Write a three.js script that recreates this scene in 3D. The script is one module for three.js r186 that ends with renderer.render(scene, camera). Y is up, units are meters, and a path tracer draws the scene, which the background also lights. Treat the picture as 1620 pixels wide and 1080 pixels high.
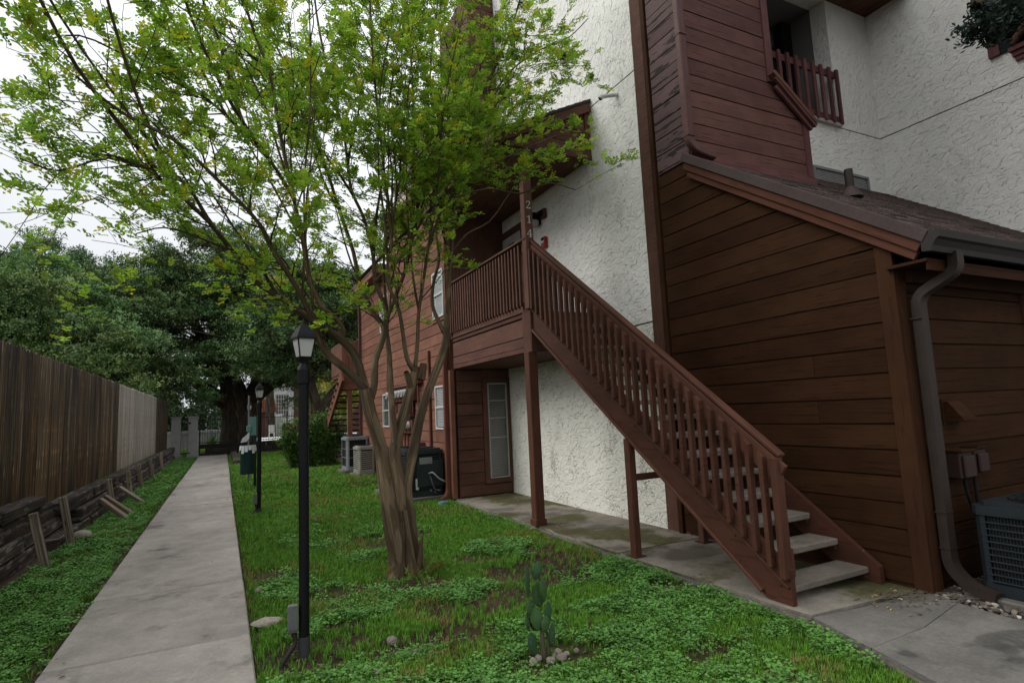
import * as THREE from 'three';
import { mergeGeometries } from 'three/addons/utils/BufferGeometryUtils.js';
import { FontLoader } from 'three/addons/loaders/FontLoader.js';
import { TextGeometry } from 'three/addons/geometries/TextGeometry.js';

// ---------------------------------------------------------------- camera, sky, sun, exposure
const scene = new THREE.Scene();
const camera = new THREE.PerspectiveCamera(61.44, 1024 / 682, 0.1, 500);
camera.position.set(0, 1.6, 0);
camera.rotation.order = 'YXZ';
camera.rotation.set(0.1181, -0.46822, -0.04512);
const renderer = new THREE.WebGLRenderer();
renderer.toneMapping = THREE.LinearToneMapping;
renderer.toneMappingExposure = 1.32;
renderer.shadowMap.enabled = true;

const sun = new THREE.DirectionalLight(new THREE.Color(1, 0.98, 0.95), 1.5);
sun.position.set(-18, 15.5, -7);
sun.castShadow = true;
sun.shadow.radius = 70;
Object.assign(sun.shadow.camera, { left: -30, right: 30, top: 30, bottom: -30, near: 1, far: 90 });
scene.add(sun, sun.target);

{ // an overcast sky: brighter towards the zenith, pale blue-white lower down, faint cloud mottling
  const w = 256, h = 128, a = new Float32Array(w * h * 4);
  for (let y = 0; y < h; y++) for (let x = 0; x < w; x++) {
    const el = ((y + 0.5) / h - 0.5) * Math.PI, s = Math.max(0, Math.sin(el));
    const u = x / w * Math.PI * 2;
    const m = 1 + 0.035 * Math.sin(u * 3 + 4 * s) + 0.03 * Math.sin(u * 5 - 9 * s + 1.3);
    const L = (0.59 + 0.54 * s) * m, i = (y * w + x) * 4;
    a[i] = L * 0.965; a[i + 1] = L * 0.995; a[i + 2] = L * 1.04; a[i + 3] = 1;
  }
  const sky = new THREE.DataTexture(a, w, h, THREE.RGBAFormat, THREE.FloatType);
  sky.mapping = THREE.EquirectangularReflectionMapping;
  sky.magFilter = THREE.LinearFilter; sky.needsUpdate = true;
  scene.background = sky; scene.environment = sky;
}

// ---------------------------------------------------------------- random numbers and noise
function mulberry(a) { return () => { a |= 0; a = a + 0x6D2B79F5 | 0; let t = Math.imul(a ^ a >>> 15, 1 | a); t = t + Math.imul(t ^ t >>> 7, 61 | t) ^ t; return ((t ^ t >>> 14) >>> 0) / 4294967296; }; }
const R = mulberry(20261);
const rr = (a, b) => a + (b - a) * R();
const pick = (l) => l[Math.floor(R() * l.length)];
const clamp = (x, a = 0, b = 1) => Math.min(b, Math.max(a, x));
const sstep = (a, b, x) => { const t = clamp((x - a) / (b - a)); return t * t * (3 - 2 * t); };
const lerp = (a, b, t) => a + (b - a) * t;
const PERM = new Float32Array(65536); { const r = mulberry(7); for (let i = 0; i < 65536; i++) PERM[i] = r(); }
const hash = (x, y, s) => PERM[((Math.imul(x, 7919) ^ Math.imul(y, 104729) ^ Math.imul(s, 31337)) >>> 0) & 65535];
function vn(x, y, px, py, s) {          // value noise that wraps after px, py cells
  const xi = Math.floor(x), yi = Math.floor(y), fx = x - xi, fy = y - yi;
  const ux = fx * fx * (3 - 2 * fx), uy = fy * fy * (3 - 2 * fy);
  const w = (v, p) => ((v % p) + p) % p;
  const x0 = w(xi, px), x1 = w(xi + 1, px), y0 = w(yi, py), y1 = w(yi + 1, py);
  const a = hash(x0, y0, s), b = hash(x1, y0, s), c = hash(x0, y1, s), d = hash(x1, y1, s);
  return a + (b - a) * ux + (c - a) * uy + (a - b - c + d) * ux * uy;
}
function fbm(u, v, fx, fy, oct, s, gain = 0.5) {   // u, v in 0..1
  let t = 0, k = 1, n = 0;
  for (let o = 0; o < oct; o++) { t += k * vn(u * fx, v * fy, fx, fy, s + o * 17); n += k; k *= gain; fx *= 2; fy *= 2; }
  return t / n;
}
const wn = (x, z, s, f) => { let t = 0, k = 1, n = 0; for (let o = 0; o < 3; o++) { t += k * vn(x * f + 500, z * f + 500, 4096, 4096, s + o); n += k; k *= 0.5; f *= 2.1; } return t / n; };

// ---------------------------------------------------------------- textures
function tex(w, h, sx, sy, fn, color = true) {      // sx, sy: metres per repeat
  const d = new Uint8Array(w * h * 4);
  for (let y = 0; y < h; y++) for (let x = 0; x < w; x++) {
    const c = fn(x / w, y / h), i = (y * w + x) * 4;
    if (typeof c === 'number') { d[i] = d[i + 1] = d[i + 2] = clamp(c) * 255; } else { d[i] = clamp(c[0]) * 255; d[i + 1] = clamp(c[1]) * 255; d[i + 2] = clamp(c[2]) * 255; }
    d[i + 3] = 255;
  }
  const t = new THREE.DataTexture(d, w, h, THREE.RGBAFormat);
  t.wrapS = t.wrapT = THREE.RepeatWrapping; t.magFilter = THREE.LinearFilter; t.minFilter = THREE.LinearMipmapLinearFilter; t.generateMipmaps = true;
  if (color) t.colorSpace = THREE.SRGBColorSpace;
  t.repeat.set(1 / sx, 1 / sy); t.needsUpdate = true;
  return t;
}
// painted, rough-sawn boards: u runs along the grain
const woodH = (u, v) => 0.45 * fbm(u, v, 4, 64, 4, 3) + 0.35 * fbm(u, v, 12, 180, 2, 9) + 0.2 * fbm(u, v, 40, 40, 2, 5);
const woodBump = tex(512, 512, 1.6, 0.5, (u, v) => { const k = fbm(u, v, 5, 30, 3, 77); return woodH(u, v) - (k > 0.68 ? (k - 0.68) * 3 : 0); }, false);
const woodPaint = tex(512, 512, 1.6, 0.5, (u, v) => { const a = 0.8 + 0.17 * woodH(u, v) + 0.24 * (fbm(u, v, 6, 3, 4, 21) - 0.5), k = fbm(u, v, 5, 30, 3, 77), d = k > 0.715 ? 0.88 : 1; return [a * d, a * d, a * d]; });
// paint that peels down to grey wood
const woodPeel = tex(1024, 512, 2.4, 0.6, (u, v) => {
  const a = 0.72 + 0.3 * woodH(u, v), k = fbm(u, v, 9, 14, 5, 41, 0.62) - 0.18 * Math.abs(Math.sin(v * 9)), p = sstep(0.52, 0.55, k), g = 0.4 + 0.25 * woodH(u, v);
  return [lerp(a, g * 0.95, p), lerp(a * 0.98, g * 0.98, p), lerp(a, g, p)];
});
// old fence pickets: grey, with brown wet streaks
const fenceTex = (dark) => tex(512, 512, 2.4, 0.9, (u, v) => {
  const g = fbm(u, v, 3, 90, 4, 5), b = fbm(u, v, 2, 26, 3, 15), f = fbm(u, v, 5, 200, 2, 33), knot = sstep(0.74, 0.8, fbm(u, v, 14, 24, 2, 51));
  if (!dark) { const s = sstep(0.5, 0.66, b + 0.3 * (0.35 - u)) * 0.6, a = 0.48 + 0.42 * (g - 0.5) + 0.18 * (b - 0.5) + 0.24 * (f - 0.5) - 0.2 * knot; return [lerp(a * 1.02, a * 0.86, s), lerp(a * 0.97, a * 0.72, s), lerp(a * 0.9, a * 0.55, s)]; }
  const top = 0.62 + 0.5 * (fbm(u * 0 + 0.5, v, 1, 40, 3, 71) - 0.5), w = sstep(0.36, 0.58, b + 0.25 * (top - u)), a = 0.27 + 0.75 * (g - 0.5) + 0.42 * (f - 0.5) + 0.2 * knot, pale = sstep(0.6, 0.72, fbm(u, v, 2, 60, 3, 91)) * 0.24;
  return [lerp(a * 1.0, a * 1.0, w) + pale, lerp(a * 0.93, a * 0.76, w) + pale * 0.94, lerp(a * 0.84, a * 0.46, w) + pale * 0.82];
});
const fenceDark = fenceTex(true), fencePale = fenceTex(false);
const tieTex = tex(512, 512, 2, 0.6, (u, v) => { const g = fbm(u, v, 3, 70, 4, 6), b = fbm(u, v, 5, 6, 4, 61), a = 0.2 + 0.26 * (g - 0.5) + 0.16 * (b - 0.5), p = sstep(0.62, 0.7, fbm(u, v, 8, 12, 4, 81)) * 0.16; return [a * 1.12 + p, a * 0.98 + p, a * 0.88 + p]; });
const roughWoodBump = tex(512, 512, 2, 0.6, (u, v) => 0.6 * fbm(u, v, 3, 70, 4, 6) + 0.4 * fbm(u, v, 6, 12, 4, 82), false);

// skip-trowel stucco: flat overlapping pats of plaster with sharp lower lips
const ST = 1024, stuccoHeight = new Float32Array(ST * ST); {
  const r = mulberry(99), H = stuccoHeight; H.fill(0.4);
  for (let k = 0; k < 3000; k++) {
    const cx = r() * ST, cy = r() * ST, rx = 12 + 36 * r(), ry = 6 + 15 * r(), an = 0.35 + (r() - 0.5) * 1.1, L = 0.42 + 0.26 * r(), gd = Math.max(0, r() * 1.3 - 0.55), ga = 0.5 + 2.2 * r(), ca = Math.cos(an), sa = Math.sin(an), s = Math.floor(r() * 900), m = Math.ceil(rx * 1.4);
    for (let y = -m; y <= m; y++) for (let x = -m; x <= m; x++) {
      const a = (x * ca + y * sa) / rx, b = (-x * sa + y * ca) / ry, q = Math.hypot(a, b); if (q > 1.5) continue;
      const px = (Math.floor(cx) + x + ST) % ST, py = (Math.floor(cy) + y + ST) % ST;
      const d = q + 0.55 * (fbm(px / ST, py / ST, 40, 40, 2, s) - 0.5); const i = py * ST + px, e = (d - 0.97) * Math.min(rx, ry * 1.4), th = Math.atan2(b, a), tp = 1 - sstep(0.5, 1.1, Math.abs(th - ga)); if (tp > 0 && Math.abs(e) < 5) H[i] -= gd * tp * Math.exp(-e * e / 1.9);
      if (d > 1) continue;
      const soft = b < 0 ? 0.08 : 0.5, w = sstep(0, soft, 1 - d);
      H[i] = lerp(H[i], L + 0.08 * (1 - q), w);
    }
  }
}
const stuccoBump = tex(ST, ST, 2.4, 2.4, (u, v) => stuccoHeight[Math.round(v * ST) * ST + Math.round(u * ST)] * 0.85 + 0.09 * fbm(u, v, 256, 256, 2, 3) + 0.06 * fbm(u, v, 64, 64, 2, 4), false);
const stuccoColor = (dirt) => tex(1024, 1024, 2.4, 2.4, (u, v) => {
  const i = Math.round(v * ST) % ST * ST + Math.round(u * ST) % ST, h = stuccoHeight[i];
  const a = 0.895 + 0.06 * (fbm(u, v, 5, 5, 4, 8) - 0.5) + 0.05 * (fbm(u, v, 120, 120, 2, 2) - 0.5);
  const k = fbm(u, v, 7, 4, 5, 12, 0.6) * 0.6 + fbm(u, v, 150, 150, 2, 19) * 0.4;
  const p = sstep(0.6 - dirt * 0.06, 0.7 - dirt * 0.06, k) * (0.2 + dirt * 0.5) * (h < 0.45 ? 1 : 0.55);
  return [lerp(a, 0.36, p), lerp(a * 0.995, 0.34, p), lerp(a * 0.965, 0.3, p)];
});
const stuccoClean = stuccoColor(0), stuccoDirty = stuccoColor(0.9), stuccoWorn = stuccoColor(0.4);

const concrete = (base, seed, moss) => tex(1024, 1024, 3.2, 3.2, (u, v) => {
  const a = base + 0.16 * (fbm(u, v, 4, 4, 5, seed) - 0.5) + 0.07 * (fbm(u, v, 200, 200, 2, seed + 3) - 0.5) + 0.08 * (fbm(u, v, 3, 14, 4, seed + 9) - 0.5) + 0.1 * (fbm(u, v, 24, 24, 3, seed + 31) - 0.5);
  const st = sstep(0.6, 0.72, fbm(u, v, 6, 6, 5, seed + 5, 0.6)) * 0.11, sp = hash(Math.floor(u * 500), Math.floor(v * 500), seed) > 0.997 ? 0.1 : 0;
  let c = [a - st - sp, (a - st - sp) * 0.97, (a - st - sp) * 0.93];
  if (moss) { const k = fbm(u, v, 5, 5, 5, 131, 0.58), m = sstep(0.44, 0.66, k + 0.1 * (fbm(u, v, 70, 70, 2, 17) - 0.5)) * (0.5 + 0.5 * fbm(u, v, 90, 90, 2, 7)); c = [lerp(c[0], 0.27, m), lerp(c[1], 0.27, m), lerp(c[2], 0.14, m)]; const d = sstep(0.5, 0.68, fbm(u, v, 6, 6, 5, 231, 0.55)) * 0.45; c = [lerp(c[0], 0.24, d), lerp(c[1], 0.225, d), lerp(c[2], 0.19, d)]; }
  return c;
});
const pathMap = concrete(0.565, 3, false), patioMap = concrete(0.5, 23, true), walkMap = concrete(0.45, 43, false), treadMap = concrete(0.47, 63, false);
const concreteBump = tex(512, 512, 1.6, 1.6, (u, v) => 0.6 * fbm(u, v, 120, 120, 2, 3) + 0.4 * fbm(u, v, 8, 8, 4, 4), false);
const soilMap = tex(1024, 1024, 4, 4, (u, v) => { const a = 0.2 + 0.14 * (fbm(u, v, 6, 6, 5, 2) - 0.5) + 0.16 * (fbm(u, v, 160, 160, 3, 5) - 0.5), g = sstep(0.52, 0.6, fbm(u, v, 7, 7, 5, 14)) * 0.5, p = hash(Math.floor(u * 300), Math.floor(v * 300), 4) > 0.993 ? 0.14 : 0; return [lerp(a * 1.15, 0.2, g) + p, lerp(a * 0.92, 0.23, g) + p, lerp(a * 0.66, 0.09, g) + p]; });
const soilBump = tex(512, 512, 1.3, 1.3, (u, v) => 0.5 * fbm(u, v, 90, 90, 3, 3) + 0.5 * fbm(u, v, 14, 14, 4, 8), false);
const barkMap = tex(512, 512, 1.2, 0.7, (u, v) => { const g = fbm(u, v, 3, 26, 4, 6), b = fbm(u, v, 4, 5, 4, 16), a = 0.37 + 0.24 * (g - 0.5) + 0.18 * (b - 0.5), p = sstep(0.58, 0.64, fbm(u, v, 4, 9, 4, 26)) * 0.1, f = sstep(0.7, 0.76, fbm(u, v, 3, 40, 3, 36)) * -0.1; return [a * 1.06 + p + f, a * 0.94 + p + f, a * 0.78 + p * 0.9 + f]; });
const barkBump = tex(512, 512, 1.2, 0.7, (u, v) => fbm(u, v, 3, 30, 4, 6) * 0.7 + 0.3 * fbm(u, v, 5, 10, 4, 26), false);
const shingleMap = tex(512, 512, 0.8, 0.8, (u, v) => { const a = 0.42 + 0.5 * (fbm(u, v, 200, 200, 1, 3) - 0.5) + 0.12 * (fbm(u, v, 6, 6, 3, 5) - 0.5); return [a * 1.06, a * 0.98, a * 0.94]; });
const grainBump = tex(256, 256, 0.4, 0.4, (u, v) => fbm(u, v, 90, 90, 2, 3), false);
const metalMap = tex(256, 256, 0.6, 0.6, (u, v) => { const a = 0.86 + 0.18 * (fbm(u, v, 5, 5, 5, 3) - 0.5) - (fbm(u, v, 60, 60, 2, 8) > 0.73 ? 0.12 : 0); return [a, a, a * 0.99]; });

// ---------------------------------------------------------------- materials (base colours are linear albedo)
const mat = (r, g, b, o = {}) => { const m = new THREE.MeshPhysicalMaterial({ roughness: 0.8, metalness: 0, specularIntensity: 0.4, ...o }); m.color.setRGB(r, g, b); return m; };
const paint = (r, g, b, o = {}) => [1, 0.84, 1.1, 0.93, 1.04].map((k, i) => mat(r * k, g * (k + (i - 2) * 0.012), b * k, { map: woodPaint, bumpMap: woodBump, bumpScale: 0.004, roughness: 0.72, specularIntensity: 0.25, ...o }));
const M = {
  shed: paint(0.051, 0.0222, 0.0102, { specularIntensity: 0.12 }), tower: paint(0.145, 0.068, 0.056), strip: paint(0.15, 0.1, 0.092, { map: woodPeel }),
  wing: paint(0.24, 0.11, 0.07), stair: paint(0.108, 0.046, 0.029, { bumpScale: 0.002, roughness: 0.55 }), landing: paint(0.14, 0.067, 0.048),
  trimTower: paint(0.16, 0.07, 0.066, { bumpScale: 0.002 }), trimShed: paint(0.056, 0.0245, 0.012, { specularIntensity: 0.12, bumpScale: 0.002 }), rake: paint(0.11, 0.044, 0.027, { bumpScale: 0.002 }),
  stucco: mat(1, 1, 1, { map: stuccoClean, bumpMap: stuccoBump, bumpScale: 0.034, roughness: 0.92 }),
  stuccoWorn: mat(1, 1, 1, { map: stuccoWorn, bumpMap: stuccoBump, bumpScale: 0.034, roughness: 0.92 }),
  stuccoDirty: mat(0.93, 0.92, 0.88, { map: stuccoDirty, bumpMap: stuccoBump, bumpScale: 0.034, roughness: 0.92 }),
  path: [0.94, 1.02, 0.98, 1.06].map((k) => mat(k * 1.03, k * 1.0, k * 0.955, { map: pathMap, bumpMap: concreteBump, bumpScale: 0.003, roughness: 0.88 })),
  patio: mat(0.98, 0.93, 0.83, { map: patioMap, bumpMap: concreteBump, bumpScale: 0.004, roughness: 0.85 }),
  walk: mat(0.92, 0.91, 0.88, { map: walkMap, bumpMap: concreteBump, bumpScale: 0.004, roughness: 0.85 }),
  tread: [1, 0.92, 1.05].map((k) => mat(k * 1.02, k * 0.92, k * 0.82, { map: treadMap, bumpMap: concreteBump, bumpScale: 0.005, roughness: 0.9 })),
  curb: mat(0.85, 0.83, 0.78, { map: walkMap, bumpMap: concreteBump, bumpScale: 0.01, roughness: 0.9 }),
  soil: mat(1, 1, 1, { map: soilMap, bumpMap: soilBump, bumpScale: 0.02, roughness: 1 }),
  fenceDark: [[0.6, 0.57, 0.52], [0.9, 0.84, 0.74], [1.25, 1.2, 1.1], [0.48, 0.45, 0.41], [0.9, 0.76, 0.56]].map((k) => mat(...k, { map: fenceDark, bumpMap: roughWoodBump, bumpScale: 0.004, roughness: 0.75 })),
  fencePale: [1.3, 1.45, 1.6, 1.2].map((k) => mat(k, k, k, { map: fencePale, bumpMap: roughWoodBump, bumpScale: 0.003, roughness: 0.85 })),
  tie: [0.85, 1.1, 1.35].map((k) => mat(k, k, k, { map: tieTex, bumpMap: roughWoodBump, bumpScale: 0.02, roughness: 0.85 })),
  stake: [1, 0.8].map((k) => mat(1.05 * k, 0.97 * k, 0.87 * k, { map: fencePale, bumpMap: roughWoodBump, bumpScale: 0.004, roughness: 0.85 })),
  bark: mat(0.66, 0.59, 0.5, { map: barkMap, bumpMap: barkBump, bumpScale: 0.012, roughness: 0.85 }),
  twig: mat(0.4, 0.36, 0.3, { map: barkMap, roughness: 0.9 }), oakBark: mat(0.34, 0.32, 0.3, { map: barkMap, bumpMap: barkBump, bumpScale: 0.04, roughness: 0.95 }),
  shingle: [0.8, 0.5, 1.05, 0.65].map((k) => mat(0.5 * k, 0.42 * k, 0.4 * k, { map: shingleMap, bumpMap: grainBump, bumpScale: 0.003, roughness: 0.95 })),
  skyLitShingle: [0.9, 0.78, 1].map((k) => mat(2.6 * k, 2.45 * k, 2.6 * k, { map: shingleMap, bumpMap: grainBump, bumpScale: 0.003, roughness: 0.95 })),  // steep roof: grey raised so the colour carries the sky reflection
  gutter: mat(0.03, 0.0235, 0.0205, { roughness: 0.6, specularIntensity: 0.5, map: metalMap }), spout: mat(0.042, 0.028, 0.022, { roughness: 0.6, specularIntensity: 0.5, map: metalMap }), spoutTower: mat(0.13, 0.062, 0.056, { roughness: 0.5, map: metalMap }), spoutWing: mat(0.2, 0.075, 0.05, { roughness: 0.5, map: metalMap }),
  black: mat(0.009, 0.009, 0.01, { roughness: 0.45, specularIntensity: 0.3, map: metalMap }), iron: mat(0.012, 0.012, 0.012, { roughness: 0.5 }),
  frosted: mat(0.42, 0.42, 0.4, { roughness: 0.35 }), white: mat(0.72, 0.72, 0.7, { roughness: 0.5, map: metalMap }), offWhite: mat(0.5, 0.49, 0.46, { roughness: 0.6, map: metalMap }),
  glass: new THREE.MeshPhysicalMaterial({ color: 0xffffff, roughness: 0.03, transmission: 1, thickness: 0, ior: 1.5 }),
  glassDark: mat(0.02, 0.023, 0.026, { roughness: 0.06 }), blind: mat(0.55, 0.56, 0.57, { roughness: 0.6 }), drip: mat(0.075, 0.05, 0.046, { roughness: 0.6, map: metalMap }), blindDark: mat(0.1, 0.105, 0.105, { roughness: 0.6 }),
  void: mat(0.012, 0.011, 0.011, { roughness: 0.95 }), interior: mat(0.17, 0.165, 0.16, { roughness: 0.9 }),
  greyMetal: mat(0.3, 0.31, 0.32, { roughness: 0.5, map: metalMap }), beigeMetal: mat(0.36, 0.34, 0.29, { roughness: 0.55, map: metalMap }), greenMetal: mat(0.03, 0.042, 0.042, { roughness: 0.45, map: metalMap }), blueMetal: mat(0.025, 0.032, 0.038, { roughness: 0.45, map: metalMap }),
  sleeve: mat(0.04, 0.04, 0.04, { roughness: 0.7 }), boxShaded: mat(0.05, 0.026, 0.022, { roughness: 0.6, specularIntensity: 0.5, map: metalMap }), farWall: mat(0.3, 0.3, 0.29, { roughness: 0.9 }),  // end-wall switch boxes: the box brown darkened, shade put into the colour
  coil: mat(0.012, 0.013, 0.014, { roughness: 0.7 }), zinc: mat(0.2, 0.2, 0.2, { roughness: 0.55, metalness: 0.3, map: metalMap }),
  box: mat(0.17, 0.06, 0.042, { roughness: 0.55, map: metalMap }), binGreen: mat(0.01, 0.035, 0.03, { roughness: 0.5, map: metalMap }), teal: mat(0.14, 0.3, 0.27, { roughness: 0.6, map: metalMap }), bag: mat(0.5, 0.52, 0.53, { roughness: 0.35 }),
  red: mat(0.3, 0.03, 0.025, { roughness: 0.4 }), stone: [1, 0.8, 1.15].map((k) => mat(0.78 * k, 0.68 * k, 0.57 * k, { bumpMap: grainBump, bumpScale: 0.01, roughness: 0.9, map: metalMap })),
  pillar: mat(0.34, 0.34, 0.34, { map: stuccoDirty, bumpMap: stuccoBump, bumpScale: 0.008, roughness: 0.95 }), darkStone: mat(0.16, 0.145, 0.125, { map: walkMap, bumpMap: concreteBump, bumpScale: 0.02, roughness: 0.95 }),
  cactus: mat(0.045, 0.11, 0.045, { roughness: 0.5, bumpMap: grainBump, bumpScale: 0.004 }), cactusPale: mat(0.06, 0.13, 0.04, { roughness: 0.55, bumpMap: grainBump, bumpScale: 0.004 }), cactusStem: mat(0.09, 0.085, 0.05, { roughness: 0.8, bumpMap: barkBump, bumpScale: 0.008 }),
  tile: mat(0.34, 0.13, 0.08, { roughness: 0.8 }), farBrown: mat(0.16, 0.075, 0.062, { map: woodPaint, roughness: 0.8 }), farWhite: mat(0.72, 0.71, 0.68, { roughness: 0.8 }), pool: mat(0.05, 0.35, 0.38, { roughness: 0.1 }),
  lantana: mat(0.05, 0.045, 0.03, { roughness: 0.9 }),
};
const leafMat = (rough, tr) => new THREE.MeshPhysicalMaterial({ color: 0xffffff, roughness: rough, transmission: tr, thickness: 0, specularIntensity: 0.3, side: THREE.DoubleSide });
M.leaf = leafMat(0.9, 0.45); M.grass = mat(1, 1, 1, { roughness: 0.75, side: THREE.DoubleSide }); M.oakLeaf = mat(1, 1, 1, { roughness: 0.6, side: THREE.DoubleSide });

// ---------------------------------------------------------------- geometry helpers
const V = (x, y, z) => new THREE.Vector3(x, y, z);
function planar(geo, long) {       // uv in metres by the dominant normal of each face; u runs along the axis `long`
  const g = geo.index ? geo.toNonIndexed() : geo, p = g.attributes.position, n = g.attributes.normal, uv = new Float32Array(p.count * 2), o = [R() * 7, R() * 7];
  const c = (i, k) => k === 0 ? p.getX(i) : k === 1 ? p.getY(i) : p.getZ(i);
  for (let i = 0; i < p.count; i += 3) {
    let a = [0, 0, 0]; for (let j = 0; j < 3; j++) { a[0] += n.getX(i + j); a[1] += n.getY(i + j); a[2] += n.getZ(i + j); }
    a = a.map(Math.abs); const d = a[0] >= a[1] && a[0] >= a[2] ? 0 : a[1] >= a[2] ? 1 : 2, rest = [0, 1, 2].filter((k) => k !== d);
    let [U, W] = rest; if (rest.includes(long)) { U = long; W = rest.find((k) => k !== long); } else if (d === 0) { U = 2; W = 1; }
    for (let j = 0; j < 3; j++) { uv[(i + j) * 2] = c(i + j, U) + o[0]; uv[(i + j) * 2 + 1] = c(i + j, W) + o[1]; }
  }
  g.setAttribute('uv', new THREE.BufferAttribute(uv, 2)); return g;
}
function box(x0, x1, y0, y1, z0, z1, ch = 0) {     // chamfered box in world coordinates
  const s = [x1 - x0, y1 - y0, z1 - z0], long = s.indexOf(Math.max(...s)); let g;
  if (!ch) { g = new THREE.BoxGeometry(...s).toNonIndexed(); } else {
    const h = s.map((v) => v / 2), q = [], P = (sx, sy, sz, k) => { const v = [sx * (h[0] - (k !== 0 ? ch : 0)), sy * (h[1] - (k !== 1 ? ch : 0)), sz * (h[2] - (k !== 2 ? ch : 0))]; return v; };
    const tri = (a, b, c) => { const u = [b[0] - a[0], b[1] - a[1], b[2] - a[2]], w = [c[0] - a[0], c[1] - a[1], c[2] - a[2]], n = [u[1] * w[2] - u[2] * w[1], u[2] * w[0] - u[0] * w[2], u[0] * w[1] - u[1] * w[0]]; (n[0] * (a[0] + b[0] + c[0]) + n[1] * (a[1] + b[1] + c[1]) + n[2] * (a[2] + b[2] + c[2]) > 0) ? q.push(...a, ...b, ...c) : q.push(...a, ...c, ...b); };
    const quad = (a, b, c, d) => { tri(a, b, c); tri(a, c, d); }, S = [-1, 1];
    for (const i of S) { quad(P(i, -1, -1, 0), P(i, 1, -1, 0), P(i, 1, 1, 0), P(i, -1, 1, 0)); quad(P(-1, i, -1, 1), P(1, i, -1, 1), P(1, i, 1, 1), P(-1, i, 1, 1)); quad(P(-1, -1, i, 2), P(1, -1, i, 2), P(1, 1, i, 2), P(-1, 1, i, 2)); }
    for (const i of S) for (const j of S) { quad(P(i, j, -1, 0), P(i, j, 1, 0), P(i, j, 1, 1), P(i, j, -1, 1)); quad(P(i, -1, j, 0), P(i, 1, j, 0), P(i, 1, j, 2), P(i, -1, j, 2)); quad(P(-1, i, j, 1), P(1, i, j, 1), P(1, i, j, 2), P(-1, i, j, 2)); for (const k of S) tri(P(i, j, k, 0), P(i, j, k, 1), P(i, j, k, 2)); }
    g = new THREE.BufferGeometry(); g.setAttribute('position', new THREE.Float32BufferAttribute(q, 3)); g.computeVertexNormals();
  }
  g.translate((x0 + x1) / 2, (y0 + y1) / 2, (z0 + z1) / 2);
  return planar(g, long);
}
function beam(a, b, w, h, up = V(0, 1, 0), ch = 0.004) {   // bar from a to b, w across, h along up
  const d = b.clone().sub(a), L = d.length(), x = d.clone().normalize(), z = x.clone().cross(up).normalize(), y = z.clone().cross(x);
  const g = box(-L / 2, L / 2, -h / 2, h / 2, -w / 2, w / 2, Math.min(ch, w / 4, h / 4));
  g.applyMatrix4(new THREE.Matrix4().makeBasis(x, y, z).setPosition(a.clone().add(b).multiplyScalar(0.5))); return g;
}
function prism(poly, axis, a, b, long) {   // poly: [[u, v]] ; axis 'x': u = z, v = y ; axis 'z': u = x, v = y ; axis 'y': u = x, v = z
  const s = new THREE.Shape(poly.map(([u, v]) => new THREE.Vector2(u, v))), g = new THREE.ExtrudeGeometry(s, { depth: b - a, bevelEnabled: false }), p = g.attributes.position;
  for (let i = 0; i < p.count; i++) { const u = p.getX(i), v = p.getY(i), w = p.getZ(i) + a; axis === 'x' ? p.setXYZ(i, w, v, u) : axis === 'z' ? p.setXYZ(i, u, v, w) : p.setXYZ(i, u, w, v); }
  let q = g.index ? g.toNonIndexed() : g;
  if (axis !== 'z') { const pp = q.attributes.position; for (let i = 0; i < pp.count; i += 3) { const t = [pp.getX(i + 1), pp.getY(i + 1), pp.getZ(i + 1)]; pp.setXYZ(i + 1, pp.getX(i + 2), pp.getY(i + 2), pp.getZ(i + 2)); pp.setXYZ(i + 2, ...t); } }
  q.computeVertexNormals(); return planar(q, long ?? (axis === 'x' ? 2 : 0));
}
function clean(g) { const q = g.index ? g.toNonIndexed() : g; for (const k of Object.keys(q.attributes)) if (!['position', 'normal', 'uv'].includes(k)) q.deleteAttribute(k); return q; }
const join = (l) => l.length === 1 ? clean(l[0]) : mergeGeometries(l.map(clean), false);
function cyl(a, b, r0, r1 = r0, seg = 12, open = false) {
  const d = b.clone().sub(a), L = d.length(), g = new THREE.CylinderGeometry(r1, r0, L, seg, 1, open);
  const uv = g.attributes.uv; for (let i = 0; i < uv.count; i++) uv.setXY(i, uv.getY(i) * L, uv.getX(i) * Math.max(r0, 0.05) * 6.28);
  g.applyMatrix4(new THREE.Matrix4().compose(a.clone().add(b).multiplyScalar(0.5), new THREE.Quaternion().setFromUnitVectors(V(0, 1, 0), d.normalize()), V(1, 1, 1))); return clean(g);
}
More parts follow.
